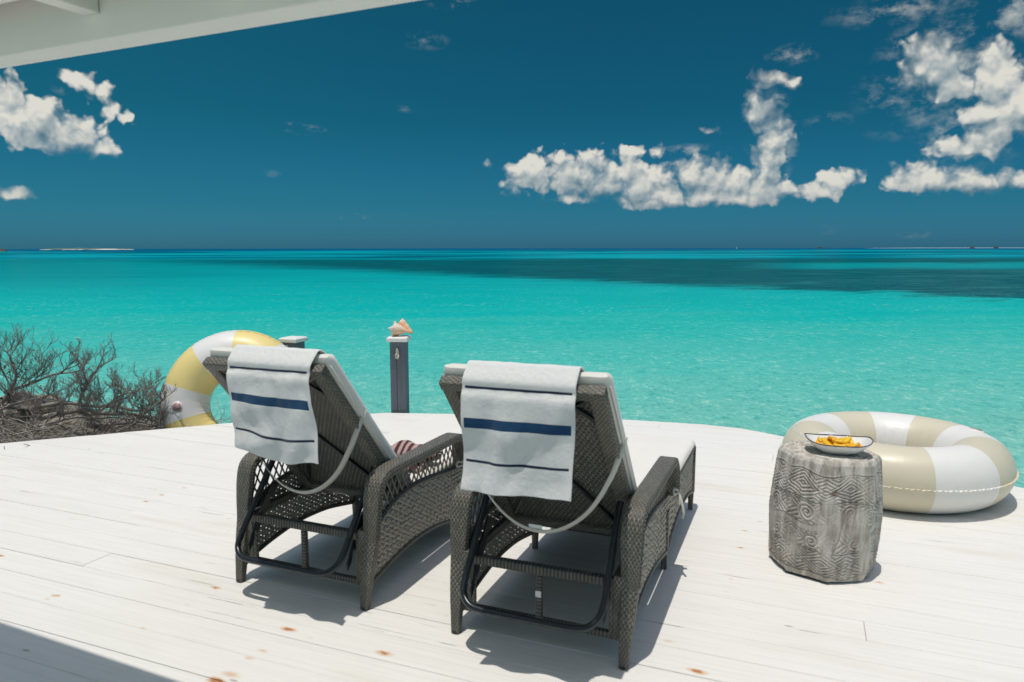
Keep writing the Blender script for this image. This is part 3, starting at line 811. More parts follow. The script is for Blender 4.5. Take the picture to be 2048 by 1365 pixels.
    mb = MB(); mb.sweep([(-.30, 1.86, .345), (.30, 1.86, .345)], [(.05, .034)] * 2, side=Vector((0, 0, 1))); mb.build('cross_rail', W_TUBE, root, auto=50)
    mb = MB(); mb.sweep([(-.005, .05, .11), (-.005, .05, .30)], [(.024, .024)] * 2); up = mb.build('upright', W_TUBE, root, auto=50)
    # seat deck under cushion
    mb = MB(); mb.sweep([(0, .47, .352), (0, 1.86, .352)], [(.60, .012)] * 2, prof=[(1, 1), (-1, 1), (-1, -1), (1, -1)]); mb.build('seat_panel', W_BACK, root, smooth=False)
    mb = MB(); mb.tube([(-.305, .455, .345), (.305, .455, .345)], .016, 10); mb.build('hinge_rod', BLACK, root)
    # prop bar, a U of black tube
    pts = [(.288, .20, .585), (.288, .10, .46), (.288, .02, .36), (.288, -.055, .265), (.275, -.092, .222), (.235, -.118, .195), (.17, -.125, .188)]
    path = smooth_path(pts, 5); full_ = path + [Vector((-p.x, p.y, p.z)) for p in path[::-1]]
    mb = MB(); mb.ttube(full_, [.0145] * len(full_), 10); mb.build('prop_bar', BLACK, root)
    # backrest: frame border + recessed woven panel, hinged at y .45
    b0 = Vector((0, .455, .352)); b1 = Vector((0, -.190, 1.114)); bu = (b1 - b0); BL = bu.length; bu.normalize(); bn = Vector((0, bu.z, -bu.y))  # bn points to the sitter
    R = Matrix((Vector((1, 0, 0)), bu, bn)).transposed()
    hw = .317
    def bp(x, s_, n_): return b0 + Vector((x, 0, 0)) + bu * s_ + bn * n_
    mb = MB()
    for sg in (1, -1):
        mb.sweep([bp(sg * (hw - .03), 0, 0), bp(sg * (hw - .03), BL, 0)], [(.060, .040)] * 2, side=Vector((1, 0, 0)))
    mb.sweep([bp(-hw, BL - .022, 0), bp(hw, BL - .022, 0)], [(.045, .042)] * 2, side=bu)
    mb.sweep([bp(-hw, .02, 0), bp(hw, .02, 0)], [(.045, .042)] * 2, side=bu)
    mb.build('backrest_frame', W_FRAME, root, auto=50)
    mb = MB(); mb.grid([[bp(x, s_, .006) for s_ in np.linspace(.03, BL - .03, 4)] for x in (-hw + .05, hw - .05)], lambda i, j: (j * .3, i * .5), flip=True)
    pan = mb.build('backrest_panel', W_BACK, root, smooth=False, solid=.008)
    mb = MB()
    for sg in (1, -1):
        mb.sweep([bp(sg * .255, BL - .05, -.006), bp(sg * .14, BL - .13, -.006), bp(-sg * .245, .07, -.006)], [(.012, .012)] * 3)
        mb.sweep([bp(sg * .26, BL - .17, -.01), bp(sg * .15, BL - .05, -.01)], [(.016, .012)] * 2)
    mb.build('backrest_brace', BLACK, root, smooth=False)
    # cushion: back pad, seat pad
    def pad(name, P0, du, dn, length, wdt, th, seedv, n1=40, n2=24, wide=None):
        """rounded slab spanned by x, du with thickness along dn"""
        mb = MB(); ring = []
        prof = []
        rr = th * .42
        for cxp, czp, a0 in ((wdt / 2 - rr, th - rr, 0), (-(wdt / 2 - rr), th - rr, 90), (-(wdt / 2 - rr), rr, 180), (wdt / 2 - rr, rr, 270)):
            for k in range(5):
                a = math.radians(a0 + 90 * k / 4); prof.append((cxp + rr * math.cos(a), czp + rr * math.sin(a)))
            if a0 in (0, 180):   # subdivide the flats
                sgn = 1 if a0 == 0 else -1
                for k in range(1, n2): prof.append((sgn * (wdt / 2 - rr) * (1 - 2 * k / n2), th if a0 == 0 else 0))
        rows = []
        for i in range(n1 + 1):
            s_ = i / n1 * length; e = min(s_, length - s_); k = math.sqrt(max(0, 1 - (1 - min(1, e / rr)) ** 2)) if e < rr else 1
            row = []
            for x, z in prof:
                zc = th / 2 + (z - th / 2) * (.25 + .75 * k); xc = x * (1 - (1 - k) * .03) * (1 if not wide or s_ < wide[0] else wide[1] / wdt)
                w_ = mn.noise(Vector((x * 5 + seedv, s_ * 4, 0))) * .004 + mn.noise(Vector((x * 14 + seedv, s_ * 11, 3))) * .0018
                row.append(P0 + Vector((xc, 0, 0)) + du * s_ + dn * (zc + (w_ if z > th * .8 else 0)))
            rows.append(row)
        for row in (rows): row.append(row[0])
        mb.grid(rows, flip=True)
        a_ = [mb.vert(p) for p in rows[0][:-1]]; mb.face(a_)
        a_ = [mb.vert(p) for p in rows[-1][:-1]]; mb.face(a_[::-1])
        return mb.build(name, CUSH, root, auto=60)
    bc = pad('back_cushion', bp(0, .03, .024), bu, bn, BL + .010 - .03, .655, .068, 1.0)
    scu = pad('seat_cushion', Vector((0, .50, .362)), Vector((0, 1, 0)), Vector((0, 0, 1)), 1.42, .634, .066, 4.0, 84, wide=(.47, .716))
    # piping along the seam of the back pad
    for off in (.010,):
        for sg in (1, -1):
            mb = MB(); mb.tube([bp(sg * .325, .05, .024 + off), bp(sg * .326, BL * .5, .024 + off), bp(sg * .325, BL - .02, .024 + off)], .0035, 6); mb.build('piping', CUSH, bc)
    # elastic strap round the back, hanging slack
    pts = [(.325, .085, .885), (.318, .05, .83), (.285, .03, .73), (.21, .025, .60), (.11, .024, .515), (.0, .024, .485), (-.11, .024, .513), (-.21, .025, .60), (-.285, .03, .73), (-.318, .05, .83), (-.325, .085, .885)]
    path = smooth_path(pts, 6); mb = MB(); rows = []
    for i, p in enumerate(path):
        t_ = i / (len(path) - 1); T = (path[min(i + 1, len(path) - 1)] - path[max(i - 1, 0)]).normalized()
        tw = math.radians(15 + 38 * math.sin(t_ * PI * 1.0) + 14 * math.sin(t_ * 9))
        a = Vector((0, 1, 0)); c_ = T.cross(a).normalized(); w_ = (a * math.sin(tw) + c_ * math.cos(tw)) * .013
        rows.append([p - w_, p + w_])
    mb.grid(rows); mb.build('strap', STRAPM, bc, solid=.002)
    # ties
    mb = MB()
    for pp in ([(.33, .96, .41), (.375, .93, .43), (.41, .90, .425), (.42, .87, .40), (.425, .86, .37)], [(.41, .90, .425), (.42, .93, .38), (.43, .95, .33), (.435, .94, .29)],
               [(.41, .90, .425), (.43, .87, .39), (.445, .85, .335), (.44, .86, .305)], [(.41, .90, .425), (.40, .84, .45), (.405, .82, .43), (.412, .885, .42)]):
        path = smooth_path(pp, 5); mb.ttube(path, [.0055] * len(path), 6)
    mb.build('tie', STRAPM, scu)
    return root
def copy_tree(o, parent=None):
    c = o.copy(); COL.objects.link(c); c.parent = parent
    for ch in list(o.children): copy_tree(ch, c)
    return c
lg_R = make_lounger()
lg_L = copy_tree(lg_R)
LR = dict(o=Vector((0.0954, 2.7692, 0)), a=math.radians(-21.7)); LL = dict(o=Vector((-.9885, 3.2419, 0)), a=math.radians(-22.8))
for o, d in ((lg_R, LR), (lg_L, LL)): o.location = d['o'] * U; o.rotation_euler = (0, 0, d['a'])
tag(lg_R, 'grey wicker sun lounger with cream cushion, right of the two and nearest the camera', 'sun lounger', 'wicker sun loungers facing the sea')
tag(lg_L, 'grey wicker sun lounger with cream cushion standing in front of the yellow swim ring', 'sun lounger', 'wicker sun loungers facing the sea')
# right lounger only: two small labels
mb = MB(); mb.box((-.005, .036, .215), (.024, .003, .026)); mb.build('label_sticker', WHITE_TAG, lg_R, smooth=False)
mb = MB(); mb.box((-.02, .47, .392), (.075, .004, .022)); 
mb = MB(); mb.box((-.012, .02, .503), (.055, .003, .018)); mb.build('care_label', WHITE_TAG, lg_R, smooth=False)

# ------------------------------------------------------------------ towels
def towel_mat():
    m, t, b = mat('striped_terry')
    uv = t.xyz(t.tc('UV')); u, v = uv[0], uv[1]
    wob = t.m('MULTIPLY', t.m('SUBTRACT', t.noise(t.tc('UV'), 5, 2, .5), .5), .006 * 1)
    vv = t.m('ADD', v, wob)
    def band(c, w): return t.mr(t.m('ABSOLUTE', t.m('SUBTRACT', vv, c)), w / 2 + .0012, w / 2 - .0008)
    n = t.noise(t.tc('UV'), 520, 3, .6); n2 = t.noise(t.tc('UV'), 60, 4, .6)
    c = t.mix(n, (.76, .755, .74), (.87, .865, .85))
    inset = t.m('MULTIPLY', t.mr(u, .010, .0125), t.mr(u, TW_ * U - .0105, TW_ * U - .013))
    th = t.m('MULTIPLY', t.m('MAXIMUM', band(TB[0] * U, .0075), band(TB[2] * U, .0075)), inset)
    tk = t.m('MULTIPLY', band(TB[1] * U, .030), inset)
    c = t.mix(th, c, (.014, .022, .065)); c = t.mix(tk, c, t.mix(n2, (.009, .050, .125), (.014, .070, .165)))
    t.put(b.inputs['Base Color'], c); b.inputs['Roughness'].default_value = .95; b.inputs['Specular IOR Level'].default_value = .15
    b.inputs['Sheen Weight'].default_value = .25
    t.put(b.inputs['Normal'], t.bump(t.m('MULTIPLY', t.m('ADD', n, t.m('MULTIPLY', n2, 1.5)), t.m('SUBTRACT', 1.0, t.m('MULTIPLY', tk, .8))), .0022, 1)); return m
TW_ = .437; TB = (-.008, .122, .262)
TM = towel_mat()
def towel(d, x0, skew, hang, seed, label, lean=0.0, dip=0.02):
    """drapes from the front of the back pad over its top and down behind; local lounger coordinates"""
    b0 = Vector((0, .455, .352)); b1 = Vector((0, -.190, 1.114)); bu = (b1 - b0); BL = bu.length; bu.normalize(); bn = Vector((0, bu.z, -bu.y))
    # profile path (y,z) : front side up, over, down behind
    top = b0 + bu * (BL + .012)
    pf = [top + bn * .100 - bu * .30, top + bn * .100 - bu * .12, top + bn * .097 - bu * .02, top + bn * .075 + bu * .018, top + bn * .04 + bu * .020, top + bn * (-.01) + bu * .012,
          top + bn * (-.034) - bu * .012]
    z0 = pf[-1].z; y0 = pf[-1].y
    for f in (.08, .2, .35, .5, .65, .8, .92, 1.0): pf.append(Vector((0, y0 - .012 - .012 * f, z0 - hang * f)))
    path = smooth_path(pf, 7); Ls = [0]
    for i in range(1, len(path)): Ls.append(Ls[-1] + (path[i] - path[i - 1]).length)
    iz = min(range(len(path)), key=lambda i: abs(Ls[i] - (Ls[-1] - hang)))
    nx = 46; rows = []
    for k in range(nx + 1):
        u = k / nx; row = []
        for i, p in enumerate(path):
            h = max(0, (Ls[i] - (Ls[-1] - hang)) / hang)       # 0 at top edge .. 1 at hem
            x = x0 + skew * h + (u - .5) * TW_ * (1 - .02 * h)
            fold = (math.sin(u * 9 + seed) * .010 + math.sin(u * 17 + seed * 2.3 + h * 2.2) * .0065 + mn.noise(Vector((u * 3.0 + h * 1.8, h * 2.4, seed))) * .034) * h ** .8
            fold += mn.noise(Vector((u * 9, Ls[i] * 7, seed + 5))) * .006 + abs(mn.noise(Vector((u * 4 + Ls[i] * 3, Ls[i] * 2.5, seed + 15)))) * -.012 * min(1, h * 3) + mn.noise(Vector((u * 26, Ls[i] * 26, seed))) * .0012
            q = p.copy(); T = (path[min(i + 1, len(path) - 1)] - path[max(i - 1, 0)]).normalized(); N = Vector((0, T.z, -T.y))
            q += N * -1 * (fold * (1 if h > 0 else .35) + .004)
            if h > 0: q.z -= dip * h * h * math.sin(PI * min(1, max(0, u * 1.05))) * (1 + .3 * math.sin(u * 7 + seed)) ; q.z += lean * h * (u - .5)
            q.x = x + mn.noise(Vector((Ls[i] * 5, u * 3, seed + 9))) * .004
            row.append(q)
        rows.append(row)
    start = Ls[-1] - hang
    mb = MB(); mb.grid(rows, lambda i, j: (i / nx * TW_, Ls[j] - start), flip=True)
    o = mb.build('towel', TM, solid=.007)
    o.modifiers['solid'].offset = 1.0 if False else 0.0
    sd = o.modifiers.new('s', 'SUBSURF'); sd.levels = 1; sd.render_levels = 1
    o.location = d['o'] * U; o.rotation_euler = (0, 0, d['a'])
    tag(o, label, 'towel', 'striped towels draped over the loungers'); return o
towel(LR, .002, .006, .366, 1.3, 'white towel with navy stripes draped over the right lounger nearest the camera', .01, .012)
towel(LL, .052, .055, .348, 4.1, 'white towel with navy stripes hanging from the lounger in front of the yellow ring', -.03, .028)

# striped bag on the left lounger
bag = empty('beach_bag', label='maroon and cream striped cloth bag lying on the seat of the left lounger', cat='bag')
bag.location = LL['o'] * U; bag.rotation_euler = (0, 0, LL['a'])
m, t, b = mat('maroon_striped_cloth'); uv = t.xyz(t.tc('UV'))
st = t.m('GREATER_THAN', t.m('SINE', t.m('MULTIPLY', uv[0], 2 * PI / .05)), .05)
t.put(b.inputs['Base Color'], t.mix(st, (.42, .30, .27), (.07, .018, .024))); b.inputs['Roughness'].default_value = .9
mb = MB(); rows = []
for i in range(25):
    u = i / 24; row = []
    for j in range(17):
        a = j / 16 * 2 * PI; r = math.sin(PI * min(max(u, .03), .97)) ** .35
        x = .14 + (u - .5) * .30; y = .80 + math.cos(a) * .085 * r + .03 * math.sin(u * 7)
        z = .432 + .05 + math.sin(a) * .055 * r + mn.noise(Vector((u * 5, a, 1))) * .018
        row.append((x, y, max(z, .432)))
    rows.append(row)
mb.grid(rows, lambda i, j: (i / 24 * .34, j / 16 * .5)); mb.build('cloth_body', m, bag)
mb = MB(); p_ = smooth_path([(.02, .74, .50), (.06, .66, .53), (.14, .63, .50), (.22, .66, .53), (.26, .74, .50)], 6); mb.ttube(p_, [.008] * len(p_), 6); mb.build('handle', simple('dark_brown_leather', (.04, .022, .018), .5), bag)
mb = MB(); rows = [[(.10 + .17 * i / 10, .62 + .12 * j / 8, .436 + .018 * math.sin(i * 1.1) * math.sin(j * .9) + .012) for j in range(9)] for i in range(11)]
mb.grid(rows, lambda i, j: (i * .017, j * .015)); mb.build('cloth_flap', m, bag, solid=.004)

# ------------------------------------------------------------------ inflatable rings
def vinyl(name, col, var=.02):
    m, t, b = mat(name); b.inputs['Base Color'].default_value = (*col, 1); b.inputs['Roughness'].default_value = .42
    b.inputs['Coat Weight'].default_value = .06; b.inputs['Coat Roughness'].default_value = .12
    b.inputs['Subsurface Weight'].default_value = .12; b.inputs['Subsurface Radius'].default_value = (.03, .02, .012); b.inputs['Subsurface Scale'].default_value = 1.0
    n = t.noise(t.tc('Object'), 6, 3, .5); n2 = t.noise(t.vm('MULTIPLY', t.tc('UV'), (60, 5, 1)), 1, 3, .6)
    t.put(b.inputs['Normal'], t.bump(t.m('ADD', n, t.m('MULTIPLY', n2, .12)), .006, 1)); return m
VW = vinyl('white_vinyl', (.80, .78, .735)); VB = vinyl('beige_vinyl', (.67, .61, .46)); VY = vinyl('yellow_vinyl', (.86, .69, .27))
PINK = simple('translucent_valve', (.45, .28, .25), .4)
def swim_ring(name, Rm, r, n_seg, mats, a0, label, cat_group, squash=1.0):
    root = empty(name, label=label, cat='swim ring', group=cat_group)
    NP = 44
    for k in range(n_seg):
        mb = MB(); A = a0 + 2 * PI * k / n_seg; B = a0 + 2 * PI * (k + 1) / n_seg; ns = 14; rows = []
        for i in range(ns + 1):
            th = A + (B - A) * i / ns; row = []
            for j in range(NP + 1):
                ph = 2 * PI * j / NP
                # pucker towards the inner seam, slight flattening below where it rests
                pk = .0045 * math.sin(th * 46 + 1.7 * math.sin(th * 9)) * max(0, -math.cos(ph)) ** 6
                pk += .0025 * math.sin(th * 60) * max(0, math.cos(ph)) ** 30
                rr = r + pk
                zz = math.sin(ph) * rr * squash
                if zz < -r * .965 * squash: zz = -r * .965 * squash
                row.append(((Rm + math.cos(ph) * rr) * math.cos(th), (Rm + math.cos(ph) * rr) * math.sin(th), zz + r * .965 * squash))
            rows.append(row)
        mb.grid(rows, lambda i, j: (i / ns * .4, j / NP * 1.2))
        mb.build('vinyl_panel', mats[k % 2], root)
    # crimped weld seam
    for k in range(n_seg):
        mb = MB(); A = a0 + 2 * PI * k / n_seg; B = a0 + 2 * PI * (k + 1) / n_seg; ns = 60; rows = []
        for i in range(ns + 1):
            th = A + (B - A) * i / ns; w = .0035 * math.sin(th * 150) + .002 * math.sin(th * 67)
            z = r * .965 * squash
            rows.append([((Rm + r - .004) * math.cos(th), (Rm + r - .004) * math.sin(th), z), ((Rm + r + .013 + w * .5) * math.cos(th), (Rm + r + .013 + w * .5) * math.sin(th), z + w * 1.4)])
        mb.grid(rows); mb.build('weld_seam', mats[k % 2], root, solid=.002)
    return root
def valve(root, Rm, r, th, ph, size=.045):
    c = Vector(((Rm + math.cos(ph) * r) * math.cos(th), (Rm + math.cos(ph) * r) * math.sin(th), math.sin(ph) * r + r * .965))
    n = Vector((math.cos(ph) * math.cos(th), math.cos(ph) * math.sin(th), math.sin(ph)))
    R = n.to_track_quat('Z', 'Y').to_matrix()
    for nm, rad, h, m_ in (('valve_ring', size, .0035, VW), ('valve_disc', size * .80, .0055, PINK)):
        mb = MB(); c0_ = mb.vert(c + n * h); rg = [mb.vert(c + R @ Vector((math.cos(a) * rad, math.sin(a) * rad, h * .8))) for a in np.linspace(0, 2 * PI, 25)[:-1]]
        rg2 = [mb.vert(c + R @ Vector((math.cos(a) * rad * 1.06, math.sin(a) * rad * 1.03, -.006))) for a in np.linspace(0, 2 * PI, 25)[:-1]]
        for i in range(24):
            j = (i + 1) % 24; mb.face((c0_, rg[i], rg[j])); mb.face((rg[i], rg2[i], rg2[j], rg[j]))
        mb.build(nm, m_, root)
rg = swim_ring('swim_ring', .50, .20, 10, (VW, VB), math.radians(-98), 'beige and white striped inflatable ring lying flat on the deck behind the wooden stool', 'striped inflatable rings')
rg.location = Vector((2.571, 4.826, 0)) * U
valve(rg, .50, .20, math.radians(-3), math.radians(78))
# faint print on the leftmost beige panel
mb = MB(); rq = random.Random(5)
for i in range(26):
    th = math.radians(186 - i * 1.05); ph = math.radians(52)
    if i in (9, 15): continue
    for q in range(2):
        R_ = .50 + math.cos(ph) * .2015; z = math.sin(ph) * .2015 + .193; hh = rq.uniform(.008, .016)
        a = Vector((R_ * math.cos(th + q * .006), R_ * math.sin(th + q * .006), z)); nn = Vector((math.cos(ph) * math.cos(th), math.cos(ph) * math.sin(th), math.sin(ph)))
        tt = Vector((-math.sin(th), math.cos(th), 0)); up = nn.cross(tt)
        if rq.random() < .4 and q: up = (up + tt * .6).normalized()
        vs = [mb.vert(a + tt * sx * .0015 + up * sz * hh / 2 + nn * .001) for sx, sz in ((-1, -1), (1, -1), (1, 1), (-1, 1))]
        mb.face(vs)
mb.build('printed_lettering', WHITE_TAG, rg, smooth=False, kind='stuff')

yr = swim_ring('swim_ring', 0.492, .226, 10, (VY, VW), math.radians(54), 'yellow and white striped inflatable ring leaning upright beyond the deck edge', 'striped inflatable rings')
yc = Vector((-2.735, 7.15, .075)); 
Rl = Matrix.Rotation(math.radians(77), 4, 'X')     # lean
Rz = Matrix.Rotation(math.radians(6), 4, 'Z')
nrm_ = (Rz @ Rl) @ Vector((0, 0, 1))
yr.rotation_euler = (Rz @ Rl).to_euler(); yr.location = (yc - nrm_ * .226 * .965) * U
valve(yr, .492, .226, math.radians(183), math.radians(88), .050)

# ------------------------------------------------------------------ posts
def grey_paint():
    m, t, b = mat('grey_painted_timber'); p = t.tc('Object')
    g_ = t.noise(t.vm('MULTIPLY', p, (50, 50, 3)), 1, 5, .6)
    t.put(b.inputs['Base Color'], t.mix(g_, (.085, .105, .125), (.15, .175, .20))); b.inputs['Roughness'].default_value = .6
    t.put(b.inputs['Normal'], t.bump(g_, .002, 1)); return m
GP = grey_paint(); CAPM = simple('white_painted_cap', (.80, .78, .74), .5, nscale=20, namp=.04, bumpd=.001)
def post(loc, w, h, hb, rz, capw, label, crack=True):
    r_ = empty('deck_post', loc, rz, label, 'post', 'short timber posts at the deck edge')
    mb = MB(); mb.box((0, 0, (h - hb) / 2), (w, w, h + hb)); mb.build('shaft', GP, r_, smooth=False, bevel=.006)
    mb = MB()
    c = capw / 2
    lo = [mb.vert((x * c, y * c, h + .001)) for x, y in ((-1, -1), (1, -1), (1, 1), (-1, 1))]
    mi_ = [mb.vert((x * c, y * c, h + .036)) for x, y in ((-1, -1), (1, -1), (1, 1), (-1, 1))]
    hi_ = [mb.vert((x * c * .88, y * c * .88, h + .048)) for x, y in ((-1, -1), (1, -1), (1, 1), (-1, 1))]
    mb.face(lo[::-1]); mb.face(hi_)
    for i in range(4): j = (i + 1) % 4; mb.face((lo[i], lo[j], mi_[j], mi_[i])); mb.face((mi_[i], mi_[j], hi_[j], hi_[i]))
    mb.build('cap', CAPM, r_, smooth=False, bevel=.005)
    return r_
p1 = post((-1.112, 7.14, 0), .152, .698, 2.9, math.radians(-4), .205, 'slim grey timber post with white cap carrying the conch shell')
# dark drying crack and the old hole at the head
mb = MB(); mb.box((-.01, -.0772, .25), (.003, .002, .55)); mb.build('crack', simple('dark_crack_wood', (.03, .035, .04), .9), p1, smooth=False)
p0 = post((-2.294, 7.62, 0), .165, .632, 2.9, math.radians(-20), .215, 'grey timber post with white cap behind the yellow swim ring')
STEEL = simple('galvanised_bolt', (.55, .56, .56), .3, 1.0)
mb = MB(); rows = []
for i in range(5):
    a = i / 4 * PI / 2; rows.append([(-.02 + .022 * math.cos(a) * math.cos(q), -.083 - .014 * math.sin(a), .585 + .024 * math.cos(a) * math.sin(q)) for q in np.linspace(0, 2 * PI, 17)])
mb.grid(rows); mb.build('bolt', STEEL, p0)
mb = MB(); mb.box((.0, -.090, .475), (.15, .01, .115)); mb.build('plaque', simple('brown_plaque', (.10, .045, .03), .5), p0, smooth=False, bevel=.004)
mb = MB()
pth = [Vector((.078 * (abs(math.cos(a)) ** .45) * math.copysign(1, math.cos(a)), -.097, .475 + .06 * (abs(math.sin(a)) ** .45) * math.copysign(1, math.sin(a)))) for a in np.linspace(0, 2 * PI, 41)[:-1]]
mb.sweep(pth, [(.012, .010)] * len(pth), side=Vector((0, 1, 0)), closed=True); mb.build('plaque_rim', CAPM, p0)
# frayed cord hanging from the hole in the slim post
CORD = simple('frayed_cream_cord', (.62, .58, .47), .9, nscale=90, namp=.3)
kn = empty('rope_end', (-1.118, 7.055, .62), 0, 'frayed cream rope end knotted to the grey post below the conch shell', 'rope')
mb = MB(); rk = random.Random(3)
for i in range(9):
    x = 0; z = .02; pts = []
    for k in range(6):
        pts.append((x, -.008 - .006 * math.sin(k * 1.3 + i), z)); x += rk.uniform(-.010, .010); z -= rk.uniform(.014, .028)
    pth = smooth_path(pts, 4); mb.ttube(pth, [rk.uniform(.003, .006) * (1 - .5 * q / len(pth)) for q in range(len(pth))], 5)
mb.build('strand', CORD, kn)
mb = MB(); pth = [Vector((.014 * math.cos(a), -.012 + .006 * math.sin(2 * a), -.055 + .022 * math.sin(a))) for a in np.linspace(0, 2 * PI, 20)[:-1]]
mb.tube(pth, .007, 7, closed=True); mb.build('knot', CORD, kn)

# ------------------------------------------------------------------ conch shell
def conch():
    r_ = empty('conch_shell', (-1.112, 7.13, .748), math.radians(-6), 'peach and white conch shell resting on the cap of the slim grey post', 'shell')
    m, t, b = mat('shell_outside'); p = t.tc('Object')
    x = t.xyz(p)[0]; n = t.noise(p, 25, 4, .6); z = t.xyz(p)[2]
    c = t.mix(t.mr(t.m('ADD', z, t.m('MULTIPLY', n, .03)), .12, .03), (.82, .66, .52), (.78, .44, .23))
    c = t.mix(t.mr(x, -.03, -.07), c, (.82, .70, .66)); c = t.mix(t.m('MULTIPLY', t.mr(n, .5, .7), .4), c, (.84, .77, .68))
    t.put(b.inputs['Base Color'], c); b.inputs['Roughness'].default_value = .5; b.inputs['Subsurface Weight'].default_value = .1; b.inputs['Subsurface Radius'].default_value = (.01, .005, .003)
    t.put(b.inputs['Normal'], t.bump(t.m('ADD', n, t.noise(t.vm('MULTIPLY', p, (1, 1, 1)), 140, 2, .5)), .002, 1))
    m2, t, b = mat('shell_lip'); t.put(b.inputs['Base Color'], t.mix(t.mr(t.xyz(t.tc('UV'))[1], .0, .09), (.82, .36, .14), (.84, .60, .42))); b.inputs['Roughness'].default_value = .25
    # body of revolution along x with knobbed shoulder: spire left, canal right
    prof = [(-.122, .004), (-.112, .012), (-.102, .017), (-.096, .024), (-.088, .027), (-.080, .037), (-.070, .041), (-.062, .056), (-.052, .072), (-.038, .078), (-.015, .074), (.015, .062), (.05, .043), (.085, .022), (.115, .009), (.128, .004)]
    pp = smooth_path([(a, b_, 0) for a, b_ in prof], 5); N = 56; rows = []
    for p_ in pp:
        row = []
        for k in range(N + 1):
            a = 2 * PI * k / N; rr = p_.y
            sh = math.exp(-((p_.x + .052) / .012) ** 2); kn_ = max(0, math.cos(a * 4.5 - .6)) ** 5
            rr += .034 * sh * kn_ + .010 * math.exp(-((p_.x + .080) / .006) ** 2) * max(0, math.cos(a * 6)) ** 3
            rr *= 1 + .02 * math.sin(p_.x * 260)
            row.append((p_.x - .012 * sh * kn_, rr * math.cos(a), rr * math.sin(a) * .92))
        rows.append(row)
    tilt = Matrix.Rotation(math.radians(9), 3, 'Y')
    mb = MB(); mb.grid([[tilt @ Vector(q) + Vector((0, 0, .070)) for q in row] for row in rows], flip=True); mb.build('shell_body', m, r_)
    # flared lip: sheet rising from the body to a pointed wing
    mb = MB(); rows = []; nu, nv = 26, 12
    for i in range(nu + 1):
        u = i / nu; x = -.035 + .155 * u
        base = Vector((x, .018 + .03 * (1 - u), .128 - .105 * u ** 1.2)); wing = .105 * (1 - u) ** .55 * (min(1, u / .16)) ** .8 + .004
        row = []
        for j in range(nv + 1):
            v = j / nv; q = base + Vector((.035 * v * (1 - u * .2), .055 * v ** 1.6, wing * .78 * v ** .8)) ; q.z += .004 * math.sin(u * 22) * v; row.append(q)
        rows.append(row)
    mb.grid(rows, lambda i, j: (i / nu, j / nv * .1)); mb.build('shell_lip', m2, r_, solid=.006)
    r_.scale = (.86, .86, .86)
    return r_
conch()

